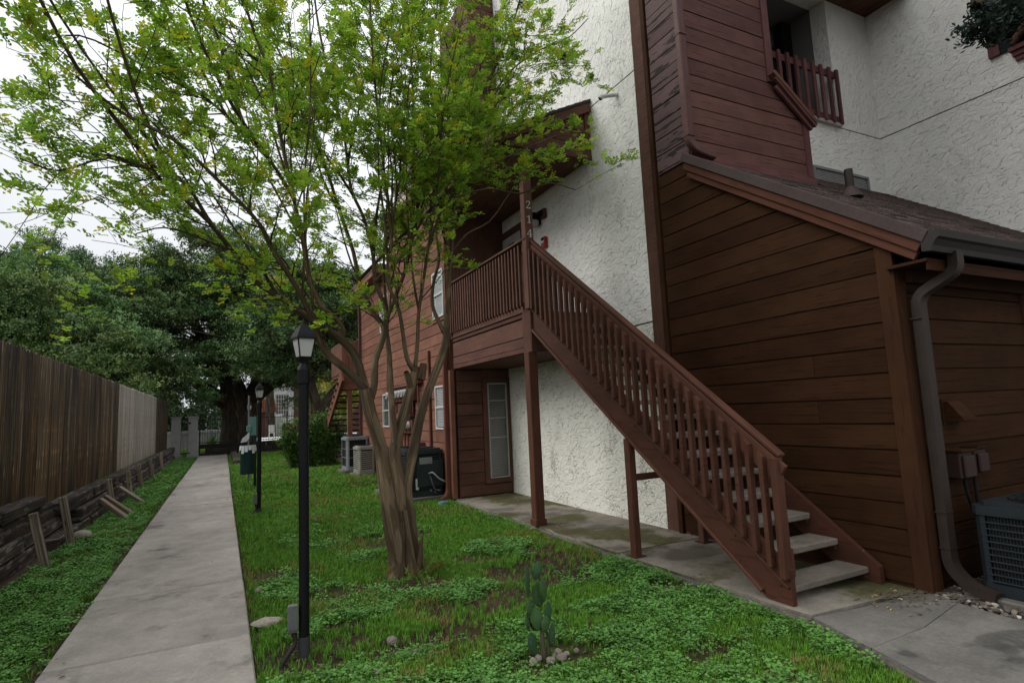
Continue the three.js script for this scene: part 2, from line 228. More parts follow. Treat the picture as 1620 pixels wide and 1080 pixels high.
function limb(pts, r0, r1, seg = 8, step = 2, lump = 0, pow = 0.8) {      // tapered tube along a smooth curve
  const c = new THREE.CatmullRomCurve3(pts, false, 'centripetal'), n = Math.max(2, (pts.length - 1) * step), pos = [], uv = [], idx = []; let L = 0, prev = null, N = null;
  for (let i = 0; i <= n; i++) {
    const p = c.getPoint(i / n), t = c.getTangent(i / n); if (prev) L += p.distanceTo(prev); prev = p;
    if (!N) N = Math.abs(t.y) > 0.9 ? V(1, 0, 0) : V(0, 1, 0); N = N.clone().sub(t.clone().multiplyScalar(N.dot(t))).normalize(); const B = t.clone().cross(N), r = r0 + (r1 - r0) * Math.pow(i / n, pow);
    for (let j = 0; j <= seg; j++) { const a = j / seg * 6.2832, k = r * (1 + lump * (vn(Math.cos(a) * 1.5 + 20, L * 2 + Math.sin(a) * 1.5 + 20, 512, 512, 5) - 0.5)); pos.push(p.x + (N.x * Math.cos(a) + B.x * Math.sin(a)) * k, p.y + (N.y * Math.cos(a) + B.y * Math.sin(a)) * k, p.z + (N.z * Math.cos(a) + B.z * Math.sin(a)) * k); uv.push(L, j / seg * Math.max(0.1, r0 * 6.28)); }
  }
  for (let i = 0; i < n; i++) for (let j = 0; j < seg; j++) { const a = i * (seg + 1) + j, b = a + seg + 1; idx.push(a, a + 1, b, b, a + 1, b + 1); }
  const g = new THREE.BufferGeometry(); g.setAttribute('position', new THREE.Float32BufferAttribute(pos, 3)); g.setAttribute('uv', new THREE.Float32BufferAttribute(uv, 2)); g.setIndex(idx); g.computeVertexNormals(); return clean(g);
}
function sweep(pts, prof, side, round = 4) {      // a closed profile [[along side, along normal]] along straight runs with rounded bends
  const P = []; for (let i = 0; i < pts.length; i++) { if (i === 0 || i === pts.length - 1) { P.push(pts[i]); continue; } const a = pts[i - 1], b = pts[i], c = pts[i + 1], d = Math.min(0.09, a.distanceTo(b) * 0.45, c.distanceTo(b) * 0.45), s = b.clone().lerp(a, d / a.distanceTo(b)), e = b.clone().lerp(c, d / c.distanceTo(b)); for (let k = 0; k <= round; k++) { const t = k / round; P.push(s.clone().multiplyScalar((1 - t) ** 2).add(b.clone().multiplyScalar(2 * t * (1 - t))).add(e.clone().multiplyScalar(t * t))); } }
  const pos = [], F = []; P.forEach((p, i) => { const t = P[Math.min(i + 1, P.length - 1)].clone().sub(P[Math.max(i - 1, 0)]).normalize(), s = side.clone().sub(t.clone().multiplyScalar(side.dot(t))).normalize(), n = t.clone().cross(s); F.push(prof.map(([a, b]) => p.clone().addScaledVector(s, a).addScaledVector(n, b))); });
  const T = (a, b, c) => pos.push(a.x, a.y, a.z, b.x, b.y, b.z, c.x, c.y, c.z), m = prof.length;
  for (let i = 0; i < F.length - 1; i++) for (let j = 0; j < m; j++) { const k = (j + 1) % m; T(F[i][j], F[i + 1][j], F[i][k]); T(F[i][k], F[i + 1][j], F[i + 1][k]); }
  for (const [f, s] of [[F[0], 1], [F[F.length - 1], -1]]) for (let j = 1; j < m - 1; j++) s > 0 ? T(f[0], f[j], f[j + 1]) : T(f[0], f[j + 1], f[j]);
  const g = new THREE.BufferGeometry(); g.setAttribute('position', new THREE.Float32BufferAttribute(pos, 3)); g.computeVertexNormals(); return planar(g, 1);
}
const rectProf = (w, h, c = 0.012) => [[-w + c, -h], [w - c, -h], [w, -h + c], [w, h - c], [w - c, h], [-w + c, h], [-w, h - c], [-w, -h + c]];
function rock(r, s, seed) { const g = new THREE.IcosahedronGeometry(r, s), p = g.attributes.position; for (let i = 0; i < p.count; i++) { const x = p.getX(i) / r, y = p.getY(i) / r, z = p.getZ(i) / r, k = 0.72 + 0.5 * vn(x * 1.3 + 9 + seed, y * 1.3 + z * 0.9 + 9, 256, 256, seed); p.setXYZ(i, x * r * k, y * r * k * 0.75, z * r * k); } g.computeVertexNormals(); return clean(g); }
const hexed = (r, y0, y1, n = 8) => cyl(V(0, y0, 0), V(0, y1, 0), r, r, n);

// ---------------------------------------------------------------- things, parts
const counts = {}, org = new WeakMap();
function numbered(n) { const k = counts[n] = (counts[n] ?? -1) + 1; return k ? n + '_' + String(k).padStart(3, '0') : n; }
function tag(o, label, category, group) { o.userData.label = label; o.userData.category = category; if (group) o.userData.group = group; return o; }
function thing(name, label, category, [x, y, z] = [0, 0, 0], group) { const o = new THREE.Group(); o.name = numbered(name); o.position.set(x, y, z); scene.add(o); org.set(o, V(x, y, z)); return tag(o, label, category, group); }
function mesh(name, geo, m) { const o = new THREE.Mesh(geo, Array.isArray(m) ? pick(m) : m); o.name = name; o.castShadow = o.receiveShadow = true; return o; }
function part(parent, name, geo, m, label) {     // geo is given in world coordinates
  const o = org.get(parent), g = Array.isArray(geo) ? join(geo) : geo; g.translate(-o.x, -o.y, -o.z);
  const k = mesh(name, g, m); parent.add(k); org.set(k, o); if (label) k.userData.label = label; return k;
}
function copies(parent, name, geo, m, list, kind = 'stuff') {     // list: [Matrix4, Color]; the mass of things nobody could count
  const o = new THREE.InstancedMesh(geo, m, list.length); o.name = name; list.forEach(([q, c], i) => { o.setMatrixAt(i, q); if (c) o.setColorAt(i, c); }); o.castShadow = o.receiveShadow = true; o.userData.kind = kind; parent.add(o); return o;
}
function struct(name, geo, m) { const o = mesh(numbered(name), Array.isArray(geo) ? join(geo) : geo, m); o.userData.kind = 'structure'; scene.add(o); org.set(o, V(0, 0, 0)); return o; }
const copyOf = (o, label, [x, y, z], turn = 0, s = 1) => { const c = o.clone(); c.name = numbered(o.name.replace(/_\d+$/, '')); c.userData = { ...o.userData, label }; c.position.set(x, y, z); c.rotation.y = turn; c.scale.setScalar(s); scene.add(c); return c; };

// rows of horizontal boards. axis 'x': a wall facing -x at x = c, boards run in z; axis 'z': a wall facing +z at z = c, boards run in x
function siding(parent, axis, c, a0, a1, y0, y1, mats, { exp = 0.217, gap = 0.014, t = 0.022, holes = [], clip = null, name = 'siding_board', start = y0 } = {}) {
  const lim = (y) => clip ? clip(y) : [a0, a1], out = axis === 'x' ? [c - t, c] : [c, c + t];
  for (let y = start; y < y1 - 0.02; y += exp) {
    const lo = Math.max(y, y0), hi = Math.min(y + exp - gap, y1); if (hi - lo < 0.02) continue;
    const [l0, l1] = lim(lo), [h0, h1] = lim(hi); let spans = [[Math.min(l0, 1e9), l1]];
    const extra = []; for (const [b0, b1, v0, v1] of holes) if (lo < v1 - 0.01 && hi > v0 + 0.01) { if (v0 - lo > 0.025) extra.push([Math.max(a0, b0), Math.min(a1, b1), lo, v0]); if (hi - v1 > 0.025) extra.push([Math.max(a0, b0), Math.min(a1, b1), v1, hi]); }
    for (const [p0, p1, v0, v1] of extra) part(parent, name, prism([[p0, v0], [p1, v0], [p1, v1], [p0, v1]], axis, ...out), mats);
    for (const [b0, b1, v0, v1] of holes) if (lo < v1 - 0.01 && hi > v0 + 0.01) spans = spans.flatMap(([s, e]) => [[s, Math.min(e, b0)], [Math.max(s, b1), e]].filter(([p, q]) => q - p > 0.03));
    for (const [s, e] of spans) {
      const cut = []; let p = s; while (e - p > 4.2 || (e - p > 2.3 && R() < 0.22)) { const q = p + Math.min(e - p - 0.7, 1.1 + 2.6 * R()); cut.push([p, q]); p = q + 0.004; } cut.push([p, e]);
      for (const [p0, p1] of cut) {
        const u0 = p0 <= l0 + 1e-6 ? h0 : p0, u1 = p1 >= l1 - 1e-6 ? h1 : p1, dy = (R() - 0.5) * 0.004, dt = (R() - 0.5) * 0.004;
        if (u1 - u0 < 0.005 && p1 - p0 < 0.02) continue;
        const poly = u1 - u0 > 0.005 ? [[p0, lo + dy], [p1, lo + dy], [u1, hi + dy], [u0, hi + dy]] : [[p0, lo + dy], [p1, lo + dy], [(u0 + u1) / 2, hi + dy]];
        part(parent, name, prism(poly, axis, out[0] + (axis === 'x' ? dt : 0), out[1] + (axis === 'z' ? dt : 0)), mats);
      }
    }
  }
}
// a window in a wall facing -x (axis 'x') or +z (axis 'z')
function windowIn(parent, axis, c, a0, a1, y0, y1, { rails = [0.5], fr = M.white, blind = M.blind, w = 0.035, name = 'window', dark = false } = {}) {
  const S = axis === 'x' ? -1 : 1, B = (p0, p1, v0, v1, d0, d1) => axis === 'x' ? box(c - d1, c - d0, v0, v1, p0, p1) : box(p0, p1, v0, v1, c + d0, c + d1);
  const fg = [B(a0, a0 + w, y0, y1, 0, 0.04), B(a1 - w, a1, y0, y1, 0, 0.04), B(a0 + w, a1 - w, y0, y0 + w, 0, 0.042), B(a0 + w, a1 - w, y1 - w, y1, 0, 0.042)];
  const ys = [0, ...rails, 1].map((k) => y0 + w + (y1 - y0 - 2 * w) * k);
  const f = part(parent, name, fg, fr);
  rails.forEach((k, i) => part(f, 'window_rail', B(a0 + w, a1 - w, ys[i + 1] - w * 0.4, ys[i + 1] + w * 0.4, 0.004, 0.036), fr));
  for (let i = 0; i < ys.length - 1; i++) part(f, 'pane', B(a0 + w, a1 - w, ys[i] + w * 0.4, ys[i + 1] - w * 0.4, 0.016, 0.02), dark ? M.glassDark : M.glass);
  if (!dark) { const sl = []; for (let y = y0 + w + 0.02; y < y1 - w; y += 0.03) { const q = B(a0 + w + 0.01, a1 - w - 0.01, y, y + 0.022, 0.003, 0.008); sl.push(q); } part(f, 'blind', sl, blind); }
  return f;
}

// ---------------------------------------------------------------- ground, path, patio, walkway, gravel
struct('ground', prism([[-180, -180], [180, -180], [180, 60], [-180, 60]], 'y', -0.3, -0.05), M.soil);
{ // concrete path of separately poured slabs, running away to the gate
  const p = struct('path', box(-1.05, 0.18, -0.22, -0.13, -34.4, 1.5), M.curb);
  const J = [1.5, -0.6, -2.9, -5.06, -6.78, -10.05, -13.4, -16.95, -19.5, -23, -26.8, -30.6, -34.4];
  for (let i = 0; i < J.length - 1; i++) { const t = R() * 0.012 - 0.006; part(p, 'slab', box(-1.075 + t, 0.2 + t, -0.13, (R() - 0.5) * 0.008, J[i + 1] + 0.009, J[i] - 0.009, 0.01), M.path); }
}
{ // slab under the stair, with a rough broken edge to the lawn
  const edge = []; for (let z = -10.32; z <= -3.1; z += 0.16) edge.push([3.84 + 0.05 * (wn(z, 3, 5, 1.4) - 0.5) + 0.07 * (wn(z, 9, 6, 5) - 0.5), z]);
  const toPoly = (e) => [...e, [3.86, -3.02], [5.3, -2.86], [5.3, -10.32]];
  const p = struct('patio', prism(toPoly(edge.map(([x, z]) => [x, z])), 'y', -0.3, -0.028), M.curb);
  const cuts = [-10.32, -7.62, -5.32, -3.02];
  for (let i = 0; i < 3; i++) { const e = edge.filter(([, z]) => z > cuts[i] + 0.02 && z < cuts[i + 1] - 0.02).map(([x, z]) => [x + 0.035 + 0.03 * (wn(z, 1, 8, 7) - 0.5), z]); part(p, 'slab', prism([[3.9, cuts[i] + 0.004], ...e, [3.9, cuts[i + 1] - 0.004], [5.3, cuts[i + 1] - 0.004 + (i === 2 ? 0.12 : 0)], [5.3, cuts[i] + 0.004]], 'y', -0.026, [-0.004, 0.002, -0.002][i]), M.patio); }
  for (const [x, z, r] of [[3.83, -8.1, 0.07], [3.8, -7.2, 0.09], [3.79, -6.6, 0.06], [3.83, -5.8, 0.05], [3.78, -9.1, 0.06], [3.82, -4.6, 0.05]]) { const q = rock(r, 1, x * 50 | 0); q.scale(0.8, 0.7, 1.7); q.translate(x, -0.045, z); part(p, 'broken_edge', q, M.curb); }
}
{ // walkway beyond the foot of the stair
  const p = struct('walkway', prism([[3.87, -3.0], [3.5, -1.9], [3.3, 2], [4.95, 2], [4.95, -2.3], [5.12, -2.83]], 'y', -0.3, -0.03), M.curb);
  part(p, 'slab', prism([[3.88, -2.99], [3.7, -2.46], [4.3, -2.47], [4.99, -2.6], [5.1, -2.82]], 'y', -0.028, -0.003), M.walk);
  part(p, 'slab', prism([[3.696, -2.45], [3.51, -1.9], [3.31, 2], [4.94, 2], [4.94, -2.3], [4.985, -2.588], [4.3, -2.458]], 'y', -0.028, 0.002), M.walk);
}
// ---------------------------------------------------------------- apartment building
const apt = thing('apartment_building', 'three storey white stucco and brown wood apartment building right of the lawn', 'building', [5.1, 0, -5.7]);
const zA0 = -10.3, zA1 = -5.63;
{ // stucco wall beside the stair, with its recessed floor joints
  const w = part(apt, 'stucco_wall', box(5.1, 5.4, -0.2, 2.67, zA0, zA1), M.stuccoDirty, 'dirty stucco wall under the stair');
  part(apt, 'stucco_wall', box(5.1, 5.4, 2.69, 6.245, zA0, zA1), M.stuccoWorn); part(apt, 'stucco_wall', box(5.1, 5.4, 6.265, 11.5, zA0, zA1), M.stuccoWorn);
  for (const y of [2.67, 6.245]) part(w, 'floor_joint', box(5.112, 5.38, y, y + 0.02, zA0, zA1), M.darkStone);
  // the wall round the balcony, facing the court
  const zb = -5.9;
  part(apt, 'stucco_wall', box(7.2, 10.8, 3.5, 6.245, zb - 0.3, zb), M.stucco); part(apt, 'stucco_wall', box(9.6, 10.8, 6.265, 11.5, zb - 0.3, zb), M.stucco); part(apt, 'stucco_wall', box(6.6, 9.6, 8.68, 11.5, zb - 0.3, zb), M.stucco);
  const w4 = part(apt, 'stucco_wall', box(10.8, 11.1, -0.2, 6.245, zb - 0.3, 5), M.stucco); part(apt, 'stucco_wall', box(10.8, 11.1, 6.265, 11.5, zb - 0.3, 5), M.stucco);
  part(w4, 'floor_joint', box(10.812, 11.08, 6.245, 6.265, zb, 5), M.darkStone); part(w4, 'floor_joint', box(7.22, 10.8, 6.245, 6.265, zb - 0.28, zb - 0.012), M.darkStone);
  part(apt, 'roof', box(5.0, 11.3, 11.5, 11.7, -12, -5.5), M.landing); part(apt, 'roof', box(10.6, 14, 11.5, 11.7, -5.49, 5.2), M.landing);
  part(apt, 'rear_wall', [box(11.1, 11.4, -0.2, 11.5, -12, -6.2), box(5.4, 11.1, -0.2, 11.5, -12.3, -12)], M.stucco);
}
{ // recessed balcony at the top right
  const zb = -5.9;
  part(apt, 'balcony_recess', [box(6.7, 9.62, 6.1, 6.26, -8, zb - 0.05), box(6.7, 9.62, 8.68, 8.9, -8, zb - 0.3), box(6.6, 9.7, 6.26, 8.68, -8.1, -8), box(9.62, 9.72, 6.26, 8.68, -8, zb - 0.3), box(6.5, 6.7, 6.26, 8.68, -8, zb)], M.interior);
  part(apt, 'ceiling_beam', box(6.7, 9.6, 8.3, 8.68, -7.1, -6.85), M.interior); part(apt, 'door_jamb', box(9.35, 9.6, 6.27, 8.66, -6.75, -6.6), M.void);
  const r = part(apt, 'balcony_railing', [box(7.3, 9.6, 7.14, 7.26, zb + 0.01, zb + 0.05, 0.005), box(7.3, 9.6, 6.3, 6.42, zb + 0.01, zb + 0.05, 0.005)], M.trimTower);
  for (let x = 7.42; x < 9.6; x += 0.213) part(r, 'baluster', box(x, x + 0.065, 6.27, 7.28, zb + 0.052, zb + 0.1, 0.006), M.trimTower);
  part(apt, 'balcony_sill', box(7.3, 9.6, 6.24, 6.29, zb, zb + 0.07), M.offWhite);
  const e = part(apt, 'eave', [box(6.8, 10.8, 8.7, 8.76, zb, -5.15), box(6.8, 10.8, 8.68, 9.0, -5.19, -5.15)], M.landing); part(e, 'eave_trim', box(6.8, 10.8, 8.6, 8.74, -5.15, -5.1, 0.006), M.trimTower);
  for (let x = 7; x < 10.8; x += 0.3) part(e, 'soffit_board', box(x, x + 0.29, 8.68, 8.7, zb, -5.2), M.landing);
  windowIn(apt, 'z', zb, 8.74, 10.24, 4.3, 5.42, { rails: [], fr: M.greyMetal, blind: M.blindDark, w: 0.04 }); part(apt, 'window_mullion', box(9.62, 9.68, 4.34, 5.38, zb + 0.003, zb + 0.045), M.white);
  // brown framed window on the right-hand wall
  part(apt, 'window', [box(10.74, 10.8, 6.75, 8.6, -4.12, -3.97, 0.005), box(10.74, 10.8, 6.75, 8.6, -2.4, -2.25, 0.005), box(10.74, 10.8, 8.45, 8.6, -3.97, -2.4, 0.005)], M.trimTower); part(apt, 'pane', box(10.77, 10.79, 6.75, 8.45, -3.97, -2.4), M.glassDark);
  const s = part(apt, 'window_sill', box(10.68, 10.8, 6.68, 6.75, -3.85, -2.2, 0.005), M.trimTower); part(s, 'sill_trim', [box(10.72, 10.8, 6.6, 6.677, -3.82, -2.25, 0.005), box(10.745, 10.8, 6.53, 6.597, -3.8, -2.27, 0.005)], M.trimTower);
  part(apt, 'window_arch', limb([V(10.7, 6.8, -3.8), V(10.7, 7.05, -3.5), V(10.7, 7.12, -3.2), V(10.7, 7.05, -2.9), V(10.7, 6.8, -2.6)], 0.07, 0.07, 6, 3), M.landing);
}
{ // brown siding tower above the lean-to
  part(apt, 'tower_core', [prism([[5.09, 3.6], [7.32, 3.6], [7.32, 5.46], [6.68, 5.95], [6.68, 11.5], [5.09, 11.5]], 'z', -5.9, -4.995), box(5.092, 5.4, -0.2, 11.5, -5.9, -5.56)], M.landing);
  const s = part(apt, 'siding_wall', box(5.088, 5.4, 3.6, 11.5, -5.55, -4.994), M.trimShed, 'weathered board wall with peeling paint'); siding(s, 'x', 5.088, -5.55, -4.94, 4.56, 10.4, M.strip, { start: 0.04 + 0.217 * 20 });
  const f = part(apt, 'siding_wall', box(5.1, 6.6, 4.4, 5.4, -4.996, -4.99), M.trimShed); siding(f, 'z', -4.99, 5.16, 6.62, 4.5, 10.4, M.tower, { start: 0.04 + 0.217 * 20, clip: (y) => [5.16, y < 5.46 ? 7.27 : y < 5.95 ? lerp(7.27, 6.62, (y - 5.46) / 0.49) : 6.62] });
  part(apt, 'corner_board', box(5.05, 5.16, 4.5, 11, -4.99, -4.955, 0.004), M.trimTower); part(apt, 'corner_board', box(5.045, 5.1, 0, 11, -5.65, -5.575, 0.004), M.trimShed);
  part(apt, 'corner_board', box(6.61, 6.74, 5.9, 11, -4.99, -4.945, 0.004), M.trimTower); part(apt, 'corner_board', box(7.25, 7.36, 4.62, 5.5, -4.99, -4.945, 0.004), M.trimTower);
  const rf = part(apt, 'little_roof', beam(V(6.62, 6.0, -5.3), V(7.42, 5.42, -5.3), 0.9, 0.06), M.landing); part(rf, 'roof_trim', beam(V(6.66, 5.93, -4.88), V(7.42, 5.375, -4.88), 0.04, 0.07), M.trimTower); part(rf, 'roof_trim', beam(V(6.7, 5.83, -4.92), V(7.38, 5.335, -4.92), 0.04, 0.06), M.trimTower);
  part(apt, 'flashing', [box(5.03, 7.42, 4.5, 4.63, -4.965, -4.95), box(7.36, 7.42, 4.5, 4.63, -5.9, -4.965)], M.trimTower);
  const d = part(apt, 'downspout', sweep([V(5.0, 11, -4.9), V(5.0, 4.72, -4.9), V(5.1, 4.63, -4.88), V(5.36, 4.58, -4.86)], rectProf(0.045, 0.05), V(0, 0, 1), 6), M.spoutTower);
  for (const y of [6.1, 4.78]) part(d, 'strap', box(4.944, 5.056, y, y + 0.025, -4.957, -4.843), M.spoutTower);
}
// things fixed to the stucco wall beside the stair
{
  const v = thing('wall_vent', 'small dark vent hood high on the white stucco wall', 'vent', [5.1, 7.5, -7.62]); part(v, 'hood', prism([[-7.68, 7.46], [-7.56, 7.46], [-7.56, 7.55], [-7.68, 7.55]], 'x', 5.0, 5.1), M.void); part(v, 'flap', box(4.985, 5.0, 7.44, 7.56, -7.69, -7.55, 0.004), M.gutter);
  const p = thing('drain_pipe_stub', 'short white pipe poking out of the stucco wall', 'pipe', [5.1, 6.1, -6.33]); part(p, 'pipe', cyl(V(5.1, 6.1, -6.3), V(4.9, 6.09, -6.42), 0.028, 0.028, 12), M.white); part(p, 'elbow', cyl(V(4.9, 6.09, -6.42), V(4.88, 6.06, -6.43), 0.034, 0.034, 12), M.white); part(p, 'opening', cyl(V(4.879, 6.055, -6.432), V(4.874, 6.048, -6.436), 0.024, 0.024, 10), M.void);
  const l = thing('porch_light', 'black wall lamp beside the upper landing', 'lamp', [5.1, 5, -8.8]); part(l, 'back_plate', box(5.075, 5.1, 4.9, 5.16, -8.86, -8.7, 0.005), M.black); part(l, 'lamp_shade', cyl(V(4.99, 5.12, -8.78), V(4.99, 4.98, -8.78), 0.06, 0.12, 14), M.black); part(l, 'globe', (() => { const g = new THREE.SphereGeometry(0.1, 14, 10); g.scale(1, 0.9, 1); g.translate(4.99, 4.94, -8.78); return g; })(), M.frosted); part(l, 'arm', cyl(V(5.08, 5.1, -8.78), V(4.99, 5.1, -8.78), 0.018, 0.018, 8), M.black);
  const h = thing('alarm_horn', 'small brown alarm horn box on the stucco above the lamp', 'alarm', [5.1, 5.1, -8.5]); part(h, 'housing', box(5.03, 5.1, 4.96, 5.13, -8.62, -8.48, 0.01), M.box); part(h, 'grille', box(5.022, 5.03, 4.99, 5.1, -8.6, -8.5, 0.003), M.void);
  const a = thing('fire_alarm_pull', 'red fire alarm pull station on the white wall at the stair head', 'alarm', [5.1, 4.5, -8.58]); part(a, 'housing', box(5.03, 5.1, 4.42, 4.62, -8.64, -8.5, 0.012), M.red); part(a, 'handle', box(5.012, 5.03, 4.5, 4.55, -8.62, -8.52, 0.004), M.white); part(a, 'window', box(5.025, 5.03, 4.56, 4.6, -8.61, -8.53, 0.002), M.void);
  const d = thing('entry_door', 'pale door in the shade of the upper landing', 'door', [5.1, 3, -9.9]); part(d, 'leaf', box(5.06, 5.095, 3.0, 5.03, -10.24, -9.4, 0.006), M.offWhite); part(d, 'frame', [box(5.03, 5.1, 3, 5.15, -10.3, -10.24), box(5.03, 5.1, 3, 5.15, -9.4, -9.32), box(5.03, 5.1, 5.03, 5.15, -10.24, -9.4)], M.landing); part(d, 'knocker', box(5.045, 5.06, 4.72, 4.86, -9.95, -9.7, 0.005), M.black); part(d, 'handle', cyl(V(5.06, 4.0, -9.47), V(5.0, 4.0, -9.47), 0.03, 0.035, 10), M.zinc);
}
// ---------------------------------------------------------------- lean-to at the foot of the stair
const zr = (y) => -4.97 + (4.5 - y) / 0.69;      // z of the roof line at height y
const shed = thing('lean_to_shed', 'brown board lean-to with shingled roof in the right foreground', 'shed', [5.1, 0, -2.9]);
{
  part(shed, 'core', prism([[-5.56, -0.2], [-2.83, -0.2], [-2.83, 2.6], [-4.99, 4.2], [-5.56, 4.4]], 'x', 5.092, 10.79), M.landing);
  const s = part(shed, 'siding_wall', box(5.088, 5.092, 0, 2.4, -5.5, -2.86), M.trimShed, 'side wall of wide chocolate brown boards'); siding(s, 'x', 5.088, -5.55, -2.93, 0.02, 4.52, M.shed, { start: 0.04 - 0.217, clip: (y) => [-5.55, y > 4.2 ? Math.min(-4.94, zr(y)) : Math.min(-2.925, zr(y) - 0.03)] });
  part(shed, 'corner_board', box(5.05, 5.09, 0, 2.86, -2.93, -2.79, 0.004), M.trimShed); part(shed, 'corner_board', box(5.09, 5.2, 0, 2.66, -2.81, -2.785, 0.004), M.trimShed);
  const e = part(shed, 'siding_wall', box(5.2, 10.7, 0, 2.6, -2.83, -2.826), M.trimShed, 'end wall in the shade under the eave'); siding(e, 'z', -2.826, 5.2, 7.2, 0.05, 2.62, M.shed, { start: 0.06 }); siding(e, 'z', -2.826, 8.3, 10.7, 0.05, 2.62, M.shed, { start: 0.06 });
  const dr = part(shed, 'door', box(7.32, 8.18, 0.05, 2.1, -2.82, -2.79, 0.006), M.landing); part(dr, 'door_frame', [box(7.2, 7.32, 0, 2.62, -2.826, -2.77, 0.004), box(8.18, 8.3, 0, 2.62, -2.826, -2.77, 0.004), box(7.32, 8.18, 2.1, 2.24, -2.826, -2.77, 0.004)], M.landing); part(dr, 'handle', cyl(V(8.06, 1, -2.79), V(8.06, 1, -2.73), 0.028, 0.032, 10), M.zinc);
  part(shed, 'soffit', [box(5.0, 10.79, 2.63, 2.655, -2.826, -2.5), box(5.02, 10.79, 2.56, 2.628, -2.52, -2.5)], M.trimShed); part(shed, 'eave_beam', box(5.2, 10.79, 2.52, 2.63, -2.8, -2.73, 0.005), M.trimShed);
  // rake boards along the sloping edge, stepping inwards
  const a = (x, dz, dy, z0 = -4.93) => V(x, 4.5 - (z0 + 4.97) * 0.69 + dy, z0 + dz), N = V(0, 0.823, 0.568);
  const slope = (x, dy, z0, z1, w, h, m, n) => part(shed, n, beam(V(x, 4.5 - (z0 + 4.97) * 0.69 + dy, z0), V(x, 4.5 - (z1 + 4.97) * 0.69 + dy, z1), w, h, N, 0.004), m);
  slope(4.955, 0.045, -4.99, -2.46, 0.035, 0.1, M.drip, 'drip_edge'); slope(4.985, -0.055, -4.99, -2.52, 0.035, 0.1, M.rake[0], 'rake_board'); slope(5.015, -0.155, -4.97, -2.57, 0.04, 0.075, M.rake[0], 'rake_board');
  // roof deck and courses of shingles
  const ry = (z) => 4.5 - (z + 4.97) * 0.69 + 0.045, deck = (x0, x1, z0, z1) => prism([[z0, ry(z0) - 0.05], [z1, ry(z1) - 0.05], [z1, ry(z1) - 0.012], [z0, ry(z0) - 0.012]], 'x', x0, x1);
  const rf = part(shed, 'roof', [deck(4.955, 7.4, -4.95, -2.44), deck(7.4, 10.795, -5.88, -2.44)], M.landing), rest = [], tabs = [];
  let k = 0; for (let z = -2.43; z > -5.86; z -= 0.118, k++) for (let x = 4.95 - (k % 2) * 0.15 - (k % 3) * 0.04; x < 10.79; x += 0.3) {
    const x0 = Math.max(4.945, x), x1 = Math.min(10.79, x + 0.295); if (x1 - x0 < 0.05 || (z < -4.9 && x0 < 7.42)) continue;
    const b = ry(z), t = 0.014 + 0.009 * R(), g = prism([[z + 0.006 * R(), b - 0.008], [z, b + t], [z - 0.14, b + 0.0966 + 0.003], [z - 0.14, b + 0.0966 - 0.008]], 'x', x0, x1, 0); tabs.push([Math.hypot(x0, b - 1.6, z), g]);
  }
  tabs.sort((p, q) => p[0] - q[0]); tabs.forEach(([, g], i) => i < 300 ? part(rf, 'shingle', g, M.shingle) : rest.push(g)); if (rest.length) part(rf, 'shingles', rest, M.shingle[0]).userData.kind = 'stuff';
  // gutter with an ogee front, closed end and its downspout
  const gp = [[-2.5, 2.70], [-2.43, 2.69], [-2.42, 2.735], [-2.39, 2.775], [-2.365, 2.79], [-2.36, 2.85], [-2.375, 2.85], [-2.38, 2.8], [-2.41, 2.785], [-2.435, 2.74], [-2.44, 2.705], [-2.49, 2.712], [-2.49, 2.86], [-2.5, 2.86]];
  const gu = part(shed, 'gutter', prism(gp, 'x', 4.955, 10.79), M.gutter); part(gu, 'end_cap', prism([[-2.5, 2.7], [-2.43, 2.69], [-2.42, 2.735], [-2.39, 2.775], [-2.365, 2.79], [-2.36, 2.85], [-2.5, 2.86]], 'x', 4.945, 4.955), M.gutter);
  const prof = []; for (let i = 0; i < 5; i++) prof.push([-0.05 + i * 0.02, -0.036], [-0.045 + i * 0.02, -0.03], [-0.035 + i * 0.02, -0.03]); prof.push([0.05, -0.036], [0.05, 0.036], [-0.05, 0.036]);
  const ds = part(shed, 'downspout', sweep([V(5.3, 2.71, -2.44), V(5.3, 2.56, -2.44), V(5.235, 2.4, -2.72), V(5.225, 0.2, -2.73), V(5.235, 0.06, -2.6), V(5.24, 0.025, -2.44)], prof, V(1, 0, 0), 6), M.spout);
  part(ds, 'seam', [box(5.168, 5.283, 2.2, 2.215, -2.773, -2.688), box(5.168, 5.283, 0.62, 0.632, -2.773, -2.688), box(5.168, 5.283, 0.34, 0.352, -2.773, -2.688)], M.spout);
  part(shed, 'vent_flashing', cyl(V(7.05, ry(-4.28) - 0.02, -4.28), V(7.05, ry(-4.28) + 0.12, -4.28), 0.14, 0.065, 16), M.drip);
  part(shed, 'vent_pipe', cyl(V(7.05, ry(-4.28) + 0.1, -4.28), V(7.05, ry(-4.28) + 0.36, -4.28), 0.05, 0.05, 14), M.spout);
}
